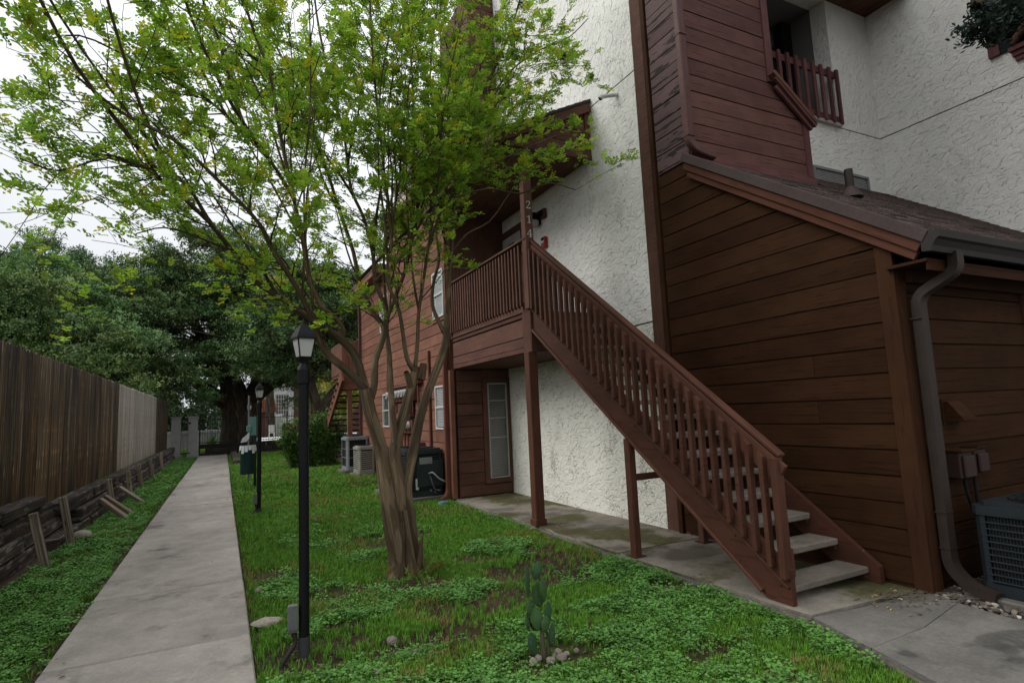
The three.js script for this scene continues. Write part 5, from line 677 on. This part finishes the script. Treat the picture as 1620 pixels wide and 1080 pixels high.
tree('live_oak', 'huge dark live oak with a massive trunk behind the iron fence', [0.7, 0, -36], [
  [[V(0.75, -0.3, -36), V(0.72, 1.2, -36), V(0.6, 2.6, -36.1), V(0.3, 4, -36.2), V(-0.8, 6, -36.5)], 1.12, 0.45], [[V(0.9, 1.6, -36), V(1.6, 3.2, -36), V(2.4, 5, -35.5), V(3.4, 7, -35)], 0.7, 0.3], [[V(0.2, 2.6, -36), V(-1.8, 4.2, -35.5), V(-4.5, 5.6, -35), V(-7, 6.6, -34.5)], 0.42, 0.14], [[V(1.2, 2.6, -36), V(3, 4.0, -34.5), V(4.8, 4.7, -33.5), V(6.4, 5.6, -33)], 0.4, 0.14], [[V(-0.4, 5, -36.3), V(-2, 8, -36), V(-3.5, 10, -36)], 0.35, 0.1], [[V(0.4, 3.8, -36), V(0.9, 7, -36), V(1.2, 10, -36)], 0.35, 0.1]],
  [[-3.6, 6.8, -35.5, 4.4, 3.6, 3.4], [0.4, 8.2, -36, 4.4, 4.2, 3.6], [4.0, 6.6, -35, 3.6, 3.0, 3.2], [-6.6, 6.3, -34.5, 3.4, 2.8, 3], [-2.3, 3.7, -32.6, 2.2, 1.5, 1.3], [0.5, 4.5, -33.4, 2.6, 1.3, 1.2], [-5.2, 4.2, -32.4, 2.4, 1.9, 1.6], [-8.5, 4, -33, 2.6, 2, 2], [3.6, 3.6, -37, 2.4, 1.4, 1.2], [2.6, 4.5, -33.6, 2.6, 1.3, 1.6], [-0.3, 10.6, -36, 3.4, 2.2, 3]], { n: 370, clump: 0.9, seed: 11, tone: [0.115, 0.195, 0.07], group: oaks, per: 105 });
tree('live_oak', 'leaning dark oak seen between the lamp post and the wing', [4.2, 0, -27], [
  [[V(3.6, -0.3, -27), V(3.7, 1.2, -27), V(4.1, 2.2, -27), V(4.9, 3.2, -27.2), V(5.6, 4.6, -27.4)], 0.34, 0.2], [[V(3.75, 1.0, -27), V(3.7, 2.4, -27.1), V(3.5, 3.4, -27.2), V(4.2, 5, -27.2), V(4.4, 6.6, -27.2)], 0.28, 0.12], [[V(3.6, 2.9, -27.1), V(2.9, 3.7, -27), V(2.2, 4.1, -26.8)], 0.14, 0.05]],
  [[3.6, 6.2, -27, 2.6, 2.4, 2.2], [5.4, 5.6, -27.4, 2.2, 2.0, 2], [2.3, 5.0, -26.8, 1.7, 1.3, 1.6], [4.6, 7.6, -28, 2, 1.4, 2]], { n: 100, clump: 0.75, seed: 12, tone: [0.095, 0.155, 0.058], group: oaks, per: 95 });
tree('broad_oak', 'broad pale green oak rising behind the wooden fence', [-9, 0, -31], [[[V(-9, -0.3, -31), V(-8.8, 2.5, -31), V(-8.2, 4.6, -31), V(-7.4, 7, -31)], 0.5, 0.2], [[V(-8.9, 2.6, -31), V(-10.4, 5, -31), V(-11.5, 7, -31)], 0.3, 0.12]],
  [[-8.0, 6.4, -31, 3.8, 2.6, 3], [-11, 5.6, -31, 3.4, 2.6, 2.6], [-5.2, 5.0, -30.5, 2.6, 1.7, 2.2], [-8.4, 3.7, -28.6, 3.6, 1.4, 1.4], [-4.6, 3.4, -29.5, 2, 1.2, 1.2]], { n: 190, clump: 0.85, seed: 13, tone: [0.16, 0.26, 0.09], per: 105 });
tree('tall_elm', 'tall airy tree against the sky at the left, behind the broad oak', [-9.5, 0, -40], [[[V(-9.5, -0.3, -40), V(-9.4, 4, -40), V(-9, 8, -40), V(-8.6, 11.5, -40)], 0.4, 0.1], [[V(-9.3, 5, -40), V(-11.5, 8.5, -40), V(-12.6, 10.5, -40)], 0.22, 0.07], [[V(-9.1, 7, -40), V(-7.4, 9.5, -40), V(-6.8, 11, -40)], 0.2, 0.06]],
  [[-9.3, 10.4, -40, 2.4, 2.3, 2.2], [-12.6, 9.2, -40, 2.4, 2.4, 2.2], [-6.6, 9.6, -40, 1.8, 1.6, 2]], { n: 62, clump: 0.75, seed: 14, tone: [0.14, 0.22, 0.1], per: 85 });
tree('pecan_tree', 'feathery tree top showing above the oak near the picture centre', [3.4, 0, -50], [[[V(3.4, -0.3, -50), V(3.3, 6, -50), V(3.6, 11, -50), V(3.6, 14, -50)], 0.4, 0.12]], [[3.4, 11.8, -50, 4.2, 3.2, 3], [8.4, 9.2, -50, 3.6, 3.2, 3]], { n: 85, clump: 1.0, seed: 15, tone: [0.1, 0.15, 0.07], per: 80, scale: 1.3 });
tree('yellow_green_tree', 'small bright yellow green tree beyond the leaning oak', [7.2, 0, -42], [[[V(7.2, -0.3, -42), V(7.1, 2, -42), V(7.0, 3.6, -42)], 0.12, 0.04]], [[6.9, 3.2, -42, 1.8, 1.8, 1.4], [8.3, 3.6, -42, 1.4, 1.8, 1.4]], { n: 34, clump: 0.6, seed: 16, tone: [0.3, 0.33, 0.07], per: 80 });
tree('cedar_tree', 'dark cedar whose branch hangs in at the top right corner', [9.5, 0, -1.7], [[[V(9.6, -0.3, -1.5), V(9.55, 4, -1.6), V(9.5, 8, -1.7), V(9.5, 10.6, -1.7)], 0.2, 0.05], [[V(9.55, 6.2, -1.7), V(9.2, 6.3, -2.2), V(8.5, 6.2, -2.7), V(7.6, 5.9, -2.95)], 0.05, 0.015]],
  [[7.75, 5.98, -2.9, 0.62, 0.42, 0.35], [8.6, 6.5, -2.5, 0.7, 0.6, 0.5], [9.5, 8.2, -1.8, 1.5, 2.2, 1.4]], { n: 130, clump: 0.22, seed: 17, tone: [0.022, 0.045, 0.034], per: 90, scale: 0.5, droop: 0.9 });
{ // distant belt of trees closing the view
  const r = mulberry(77), q = (a, b) => a + (b - a) * r(), l = []; for (let i = 0; i < 15000; i++) { const x = q(-62, 46), k = q(0.6, 1.3), h = 7.5 + 3 * Math.sin(x * 0.35) + 2 * Math.sin(x * 0.9 + 1); if (x > 0.5 && x < 14) continue; l.push([mtx(V(x, Math.pow(r(), 0.8) * h, q(-66, -58)), q(-1, 1), q(0, 6.28), q(-1, 1), q(2.2, 4)), col(0.08 * k, 0.125 * k, 0.06 * k)]); }
  const g = new THREE.Group(); g.name = 'far_trees'; g.userData.kind = 'stuff'; g.userData.label = 'far belt of dark trees behind the oaks and the fence'; g.userData.category = 'trees'; scene.add(g); copies(g, 'foliage', oakSprig, M.oakLeaf, l);
}
{ // shrub beside the grey condenser
  const t = thing('shrub', 'loose green shrub in front of the far stair beside the condensers', 'shrub', [2.7, 0, -20.8]), r = mulberry(31), q = (a, b) => a + (b - a) * r(), st = [], list = [];
  for (let i = 0; i < 46; i++) { const a = q(0, 6.28), h = q(0.7, 1.75), sp = q(0.1, 0.75), b = V(2.75 + q(-0.75, 0.75), -0.05, -20.8 + q(-0.4, 0.4)), e = V(b.x + Math.cos(a) * sp, h, b.z + Math.sin(a) * sp); const pts = [b, b.clone().lerp(e, 0.5).add(V(0, 0.15, 0)), e]; st.push(limb(pts, 0.012, 0.004, 4, 2)); const c = new THREE.CatmullRomCurve3(pts); for (let j = 0; j < 58; j++) { const p = c.getPoint(Math.pow(r(), 0.8)); const k = q(0.6, 1.3), w = 0.16; list.push([mtx(p.add(V(q(-w, w), q(-w, w), q(-w, w))).sub(V(2.7, 0, -20.8)), q(-0.6, 0.3), q(0, 6.28), q(-0.4, 0.4), q(0.45, 0.75)), col(0.085 * k, 0.16 * k, 0.03 * k)]); } }
  part(t, 'stems', st, M.twig); copies(t, 'foliage', oakSprig, M.oakLeaf, list);
  const y = thing('yucca', 'spiky green plant seen through the far iron fence', 'plant', [-0.5, 0.4, -35]), l = []; for (let i = 0; i < 34; i++) { const a = q(0, 6.28), e = q(0.2, 1.3), L = q(0.5, 0.8); const d = V(Math.cos(a) * Math.cos(e), Math.sin(e), Math.sin(a) * Math.cos(e)); l.push(cyl(V(-0.5, 0.5, -34.6), V(-0.5, 0.5, -34.6).addScaledVector(d, L), 0.03, 0.003, 4)); } part(y, 'blades', l, mat(0.12, 0.26, 0.04, { roughness: 0.7 })); part(y, 'stem', cyl(V(-0.5, -0.1, -34.6), V(-0.5, 0.55, -34.6), 0.1, 0.08, 8), M.oakBark);
}
{ // prickly pear and the stones round it
  const t = thing('prickly_pear_cactus', 'small upright prickly pear cactus in the lawn foreground', 'cactus', [1.92, 0, -3.54]);
  const pad = (x, y, z, w, h, yaw, lean, m = M.cactus) => { const g = new THREE.SphereGeometry(1, 16, 12), p = g.attributes.position; for (let i = 0; i < p.count; i++) { const v = p.getY(i), k = 1 - 0.22 * Math.max(0, -v); p.setXYZ(i, p.getX(i) * w * k, v * h, p.getZ(i) * 0.012 * (1 + 0.3 * (1 - Math.abs(v)))); } g.computeVertexNormals(); g.translate(0, h, 0); g.applyMatrix4(mtx(V(x, y, z), 0, yaw, lean, 1)); const o = part(t, 'pad', clean(g), m);
    const sp = []; for (let i = 0; i < 26; i++) { const a = R() * 6.28, e = Math.sqrt(R()) * 0.85, s = i % 2 ? 1 : -1; const b = V(Math.cos(a) * e * w, h + Math.sin(a) * e * h, s * 0.011).applyMatrix4(mtx(V(x, y, z), 0, yaw, lean, 1)); const d = V(R() - 0.5, R() - 0.3, s).applyEuler(new THREE.Euler(0, yaw, lean)).normalize(); sp.push(cyl(b, b.clone().addScaledVector(d, 0.011), 0.0011, 0.0003, 3)); } part(o, 'spines', sp, M.stone[0]); };
  const x = 1.92, z = -3.54; part(t, 'stem', [limb([V(x, -0.06, z), V(x - 0.005, 0.08, z), V(x, 0.15, z)], 0.018, 0.013, 10, 3, 0.3), limb([V(x + 0.03, -0.06, z), V(x + 0.034, 0.05, z + 0.01), V(x + 0.03, 0.12, z)], 0.013, 0.01, 8, 3, 0.3)], M.cactusStem);
  for (const [px, py, w, h, th, lean, dz] of [[852, 908, 8, 14, 0, -0.3, 0], [841, 923, 7, 24, 1.25, 0.05, 0.01], [866, 936, 9, 18, 1.0, 0.2, 0], [857, 945, 11, 18, 0.1, 0, -0.02], [845, 962, 9, 13, 0.8, 0.1, 0.01], [870, 969, 9, 16, 0.95, 0, 0.01], [854, 976, 10, 17, -0.1, 0.12, 0.03], [863, 983, 7, 12, 0.3, -0.15, 0.045], [839, 981, 7, 14, 1.2, 0.1, 0], [847, 1010, 9, 18, 0.75, 0.22, 0.03], [874, 1002, 8, 17, 1.05, -0.05, 0.01], [852, 988, 8, 10, 0.4, 0.3, -0.03]]) { const d = (px - 860) / 226, y = (1030 - py) / 226, k = 1 / 226; pad(x + d * 0.892 - dz * 0.45, y - h * k - 0.02, z + d * 0.451 + dz * 0.89, w * k, h * k, -0.468 + th, lean, px % 3 === 2 ? M.cactusPale : M.cactus); }
  const st = [[-0.11, 0.06, 0.03, 'whitish oval rock at the left of the cactus'], [-0.01, 0.11, 0.036, 'largest round white rock in front of the cactus'], [-0.05, 0.02, 0.024, 'tan rock leaning on the cactus foot at left'], [0.1, 0.02, 0.03, 'pinkish rock right behind the front stones'], [0.08, 0.1, 0.034, 'flat tan rock in front right of the cactus'], [0.14, 0.06, 0.02, 'small grey white rock at the right of the group'], [0.06, 0.05, 0.022, 'pale pink rock between cactus and flat rock'], [0.22, 0.06, 0.022, 'small tan rock set apart to the right of the cactus']];
  st.forEach(([dx, dz, r, l], i) => { const k = thing('rock', l, 'rock', [x + dx, 0, z + dz], 'pale rocks round the cactus'), g = rock(r, 2, i + 3); g.translate(x + dx, -0.028 + r * 0.35, z + dz); part(k, 'stone', g, M.stone[i % 3]); });
  for (const [px, pz, r, l] of [[1.2, -4.05, 0.03, 'small white rock on bare soil between lamp post and cactus'], [1.12, -4.35, 0.04, 'tan flat rock on the bare patch before the tree'], [0.9, -3.9, 0.028, 'tan rock in the weeds right of the lamp post'], [0.33, -6.3, 0.04, 'dark rock by the path edge behind the lamp post'], [-1.88, -10.9, 0.14, 'rounded grey boulder at the foot of the timber wall'], [2.5, -3.6, 0.025, 'lone pale pebble in the clover right of the cactus']]) { const k = thing('rock', l, 'rock', [px, 0, pz]), g = rock(r, 2, Math.round(px * 40) + 90); g.translate(px, -0.03 + r * 0.25, pz); part(k, 'stone', g, M.stone[1]); }
}
// ---- lawn: grass tufts and leafy weeds, thin where soil shows
const bare = (x, z) => { let b = sstep(0.6, 0.7, wn(x, z, 61, 1.15)); const spot = (cx, cz, rx, rz) => { b = Math.max(b, 1 - sstep(0.5, 1.25, Math.hypot((x - cx) / rx, (z - cz) / rz) + 0.9 * (wn(x, z, 71, 3) - 0.5))); }; if (z < -8.5 || x < 0) b *= 0.3; spot(1.2, -4.25, 0.42, 0.26); spot(1.95, -3.5, 0.42, 0.2); spot(1.0, -3.5, 0.4, 0.16); spot(0.55, -4.3, 0.3, 0.22); spot(1.7, -5.6, 0.4, 0.3); spot(0.5, -6.9, 0.25, 0.3); spot(2.9, -3.0, 0.25, 0.15); spot(1.6, -4.9, 0.3, 0.18); if (x < 0) b = Math.max(b, sstep(-1.24, -1.14, x + 0.1 * (wn(x, z, 64, 2.5) - 0.5)) * 0.95, sstep(0.58, 0.68, wn(x, z, 66, 1.8)) * 0.8); if (x < 0.32 && x > 0) b = Math.max(b, (1 - sstep(0.24, 0.32, x)) * 0.75); return b; };
const weedy = (x, z) => x < 0 ? 0.35 + 0.55 * sstep(0.42, 0.55, wn(x, z, 81, 1.4)) : clamp(sstep(0.47, 0.56, wn(x, z, 81, 0.95)) * (z > -9 ? 1 : 0.25) + (z > -4.2 ? 0.45 : 0) * sstep(0.4, 0.5, wn(x, z, 83, 1.6)));
{
  const r = mulberry(808), q = (a, b) => a + (b - a) * r();
  const inLawn = (x, z) => (x > 0.215 && (x < 3.78 || (z < -10.4 && x < 3.85)) && (z < -3.0 || x < 3.44 + (z + 1.9) * -0.33) && z > -32.8) || (x > -2.0 && x < -1.09);
  const tuft = (n, seed, h) => { const k = mulberry(seed), pos = []; for (let i = 0; i < n; i++) { const a = k() * 6.28, d = 0.016 * k(), L = h * (0.55 + 0.6 * k()), lean = 0.25 + 0.7 * k(), w = 0.0016 + 0.001 * k(), x = Math.cos(a) * d, z = Math.sin(a) * d, tx = x + Math.cos(a) * L * lean * 0.6, tz = z + Math.sin(a) * L * lean * 0.6, mx = x + Math.cos(a) * L * lean * 0.2, mz = z + Math.sin(a) * L * lean * 0.2, sx = -Math.sin(a) * w, sz = Math.cos(a) * w; pos.push(x - sx, 0, z - sz, x + sx, 0, z + sz, mx - sx, L * 0.55, mz - sz, x + sx, 0, z + sz, mx + sx, L * 0.55, mz + sz, mx - sx, L * 0.55, mz - sz, mx - sx, L * 0.55, mz - sz, mx + sx, L * 0.55, mz + sz, tx, L * 0.92, tz); } const g = new THREE.BufferGeometry(); g.setAttribute('position', new THREE.Float32BufferAttribute(pos, 3)); g.computeVertexNormals(); g.setAttribute('uv', new THREE.Float32BufferAttribute(new Float32Array(pos.length / 3 * 2), 2)); return g; };
  const grass = [[], [], []], weeds = [[], []];
  const strip = (z0, z1, x0, x1, dg, dw, sc) => {
    const A = (z1 - z0) * (x1 - x0);
    for (let i = 0; i < A * dg; i++) { const x = q(x0, x1), z = q(z0, z1); if (!inLawn(x, z) || Math.hypot(x - 1.72, z + 6.1) < 0.2) continue; const b = bare(x, z), w = weedy(x, z); if (r() < b * 0.9 || r() < w * 0.4) continue; const dry = wn(x, z, 91, 1.3) > 0.62 && r() < 0.3 || r() < 0.02, k = q(0.65, 1.3) * (0.75 + 0.5 * wn(x, z, 95, 0.7)), s = sc * q(0.6, 1.2) * (0.75 + 0.6 * wn(x, z, 97, 1.1)); grass[i % 3].push([mtx(V(x, -0.052, z), 0, q(0, 6.28), 0, s, s * (sc > 1.3 ? 0.75 : 1)), dry ? col(0.24 * k, 0.19 * k, 0.06 * k) : col(0.105 * k, 0.24 * k, 0.024 * k)]); }
    for (let i = 0; i < A * dw; i++) { const x = q(x0, x1), z = q(z0, z1); if (!inLawn(x, z) || Math.hypot(x - 1.72, z + 6.1) < 0.22) continue; const w = weedy(x, z) * (1 - bare(x, z) * 0.93); if (r() > w) continue; const k = q(0.65, 1.3); weeds[i % 2].push([mtx(V(x, -0.05 + q(0, 0.016), z), q(-0.25, 0.25), q(0, 6.28), q(-0.25, 0.25), q(0.65, 1.35) * (sc > 1.3 ? 1.5 : 1)), col(0.095 * k, 0.22 * k, 0.045 * k)]); }
  };
  strip(-5.2, -0.4, 0.2, 3.9, 3000, 1100, 0.9); strip(-8, -5.2, 0.2, 3.85, 2300, 700, 1); strip(-13, -8, 0.2, 3.85, 1300, 260, 1.25); strip(-32.8, -13, 0.2, 4.2, 420, 40, 2.1);
  strip(-9, -3, -2, -1.09, 2400, 1700, 0.9); strip(-16, -9, -2, -1.09, 1500, 1000, 1.1); strip(-32.5, -16, -2, -1.09, 500, 300, 1.7);
  for (let i = 0; i < 2600; i++) { const z = q(-30, -9), k = q(0.7, 1.3); grass[i % 3].push([mtx(V(q(-2.44, -2.28), 0.41, z), 0, q(0, 6.28), 0, q(1, 1.8), q(1, 2)), col(0.1 * k, 0.22 * k, 0.02 * k)]); }
  const lawn = new THREE.Group(); lawn.name = 'grass'; lawn.userData.kind = 'stuff'; lawn.userData.label = 'short green lawn grass between the path and the building'; lawn.userData.category = 'grass'; scene.add(lawn);
  grass.forEach((l, i) => copies(lawn, 'grass_tufts', tuft(7, 40 + i, 0.062), M.grass, l));
  const wd = new THREE.Group(); wd.name = 'ground_cover'; wd.userData.kind = 'stuff'; wd.userData.label = 'low leafy clover weeds spreading in patches through the lawn'; wd.userData.category = 'weeds'; scene.add(wd);
  const rosette = (seed) => { const k = mulberry(seed), l = []; for (let i = 0; i < 14; i++) { const a = i * 2.4, d = 0.006 + 0.034 * k(); l.push([Math.cos(a) * d, 0.016 + 0.03 * k(), Math.sin(a) * d, -a + 1.57 + (k() - 0.5), -0.2 + 0.4 * (k() - 0.5), 0.7 + 0.6 * k()]); } return leafGeo(l, 0.018, 0.016, 0.15); };
  weeds.forEach((l, i) => copies(wd, 'weed_leaves', rosette(70 + i), M.grass, l));
  // lawn glimpsed beyond the gate
  const far = []; for (let i = 0; i < 14000; i++) { const x = q(-7, 8), z = q(-43, -34); if (Math.hypot(x - 0.7, z + 36) > 1.3) far.push([mtx(V(x, -0.05, z), 0, q(0, 6.28), 0, 3, 2), col(0.14 * q(0.7, 1.2), 0.26 * q(0.7, 1.2), 0.03)]); } copies(lawn, 'grass_tufts', tuft(7, 44, 0.06), M.grass, far);
  console.log('grass', grass.map((l) => l.length).join(), 'weeds', weeds.map((l) => l.length).join());
  // river gravel round the right-hand condenser
  const gv = new THREE.Group(); gv.name = 'gravel'; gv.userData.kind = 'stuff'; gv.userData.label = 'river gravel bed round the right hand condenser'; gv.userData.category = 'gravel'; scene.add(gv);
  const gl = [[], []]; for (let i = 0; i < 5200; i++) { const x = q(4.9, 7.2), z = q(-2.85, -0.9); if (x < 4.97 + 0.1 * wn(x, z, 3, 4) || (x > 5.2 && x < 6.2 && z > -2.65 && z < -1.7)) continue; const k = q(0.35, 1.25), w = r(); gl[i % 2].push([mtx(V(x, q(-0.05, -0.005), z), q(-0.4, 0.4), q(0, 6.28), q(-0.4, 0.4), q(0.5, 1.3)), w > 0.8 ? col(0.42 * k, 0.38 * k, 0.32 * k) : w > 0.4 ? col(0.2 * k, 0.165 * k, 0.125 * k) : col(0.14 * k, 0.12 * k, 0.105 * k)]); }
  gl.forEach((l, i) => { const g = rock(0.022, 1, 61 + i); g.scale(1.2, 0.75, 0.9); copies(gv, 'pebbles', g, mat(1, 1, 1, { roughness: 0.85 }), l); });
  // leaf litter and twigs: on the walkway by the shed corner, on the patio and on bare soil
  const lt = new THREE.Group(); lt.name = 'leaf_litter'; lt.userData.kind = 'stuff'; lt.userData.label = 'dry leaves and twigs scattered over the concrete and bare soil'; lt.userData.category = 'litter'; scene.add(lt);
  const ll = []; const drop = (n, x0, x1, z0, z1, y) => { for (let i = 0; i < n; i++) { const k = q(0.5, 1.3); ll.push([mtx(V(q(x0, x1), y, q(z0, z1)), q(-0.2, 0.2), q(0, 6.28), q(-0.3, 0.3), q(0.5, 1.4)), r() > 0.75 ? col(0.4 * k, 0.3 * k, 0.1 * k) : col(0.12 * k, 0.085 * k, 0.055 * k)]); } };
  drop(60, 4.4, 5.05, -3.1, -2.6, 0.006); drop(40, 3.9, 5.0, -10, -3.2, 0.006); drop(420, 0.3, 3.4, -6.6, -2.6, -0.044); drop(130, -1.15, -1.0, -18, -3, -0.01); drop(60, -1, 0.2, -30, -4, 0.008);
  copies(lt, 'dry_leaves', leafGeo([[0, 0, 0, 0, 0, 1]], 0.035, 0.016, 0.3), M.grass, ll);
  const tw = []; for (let i = 0; i < 70; i++) { const x = q(4.55, 5.2), z = -2.78 + (x - 5) * 0.3 + q(-0.12, 0.12), a = q(-0.5, 0.9), L = q(0.06, 0.3); tw.push(cyl(V(x, 0.008, z), V(x + Math.cos(a) * L, 0.012, z + Math.sin(a) * L), 0.0025, 0.0015, 4)); } const tm = mesh('dry_twigs', join(tw), M.stake[0]); lt.add(tm);
}
scene.updateMatrixWorld(true);
renderer.render(scene, camera);
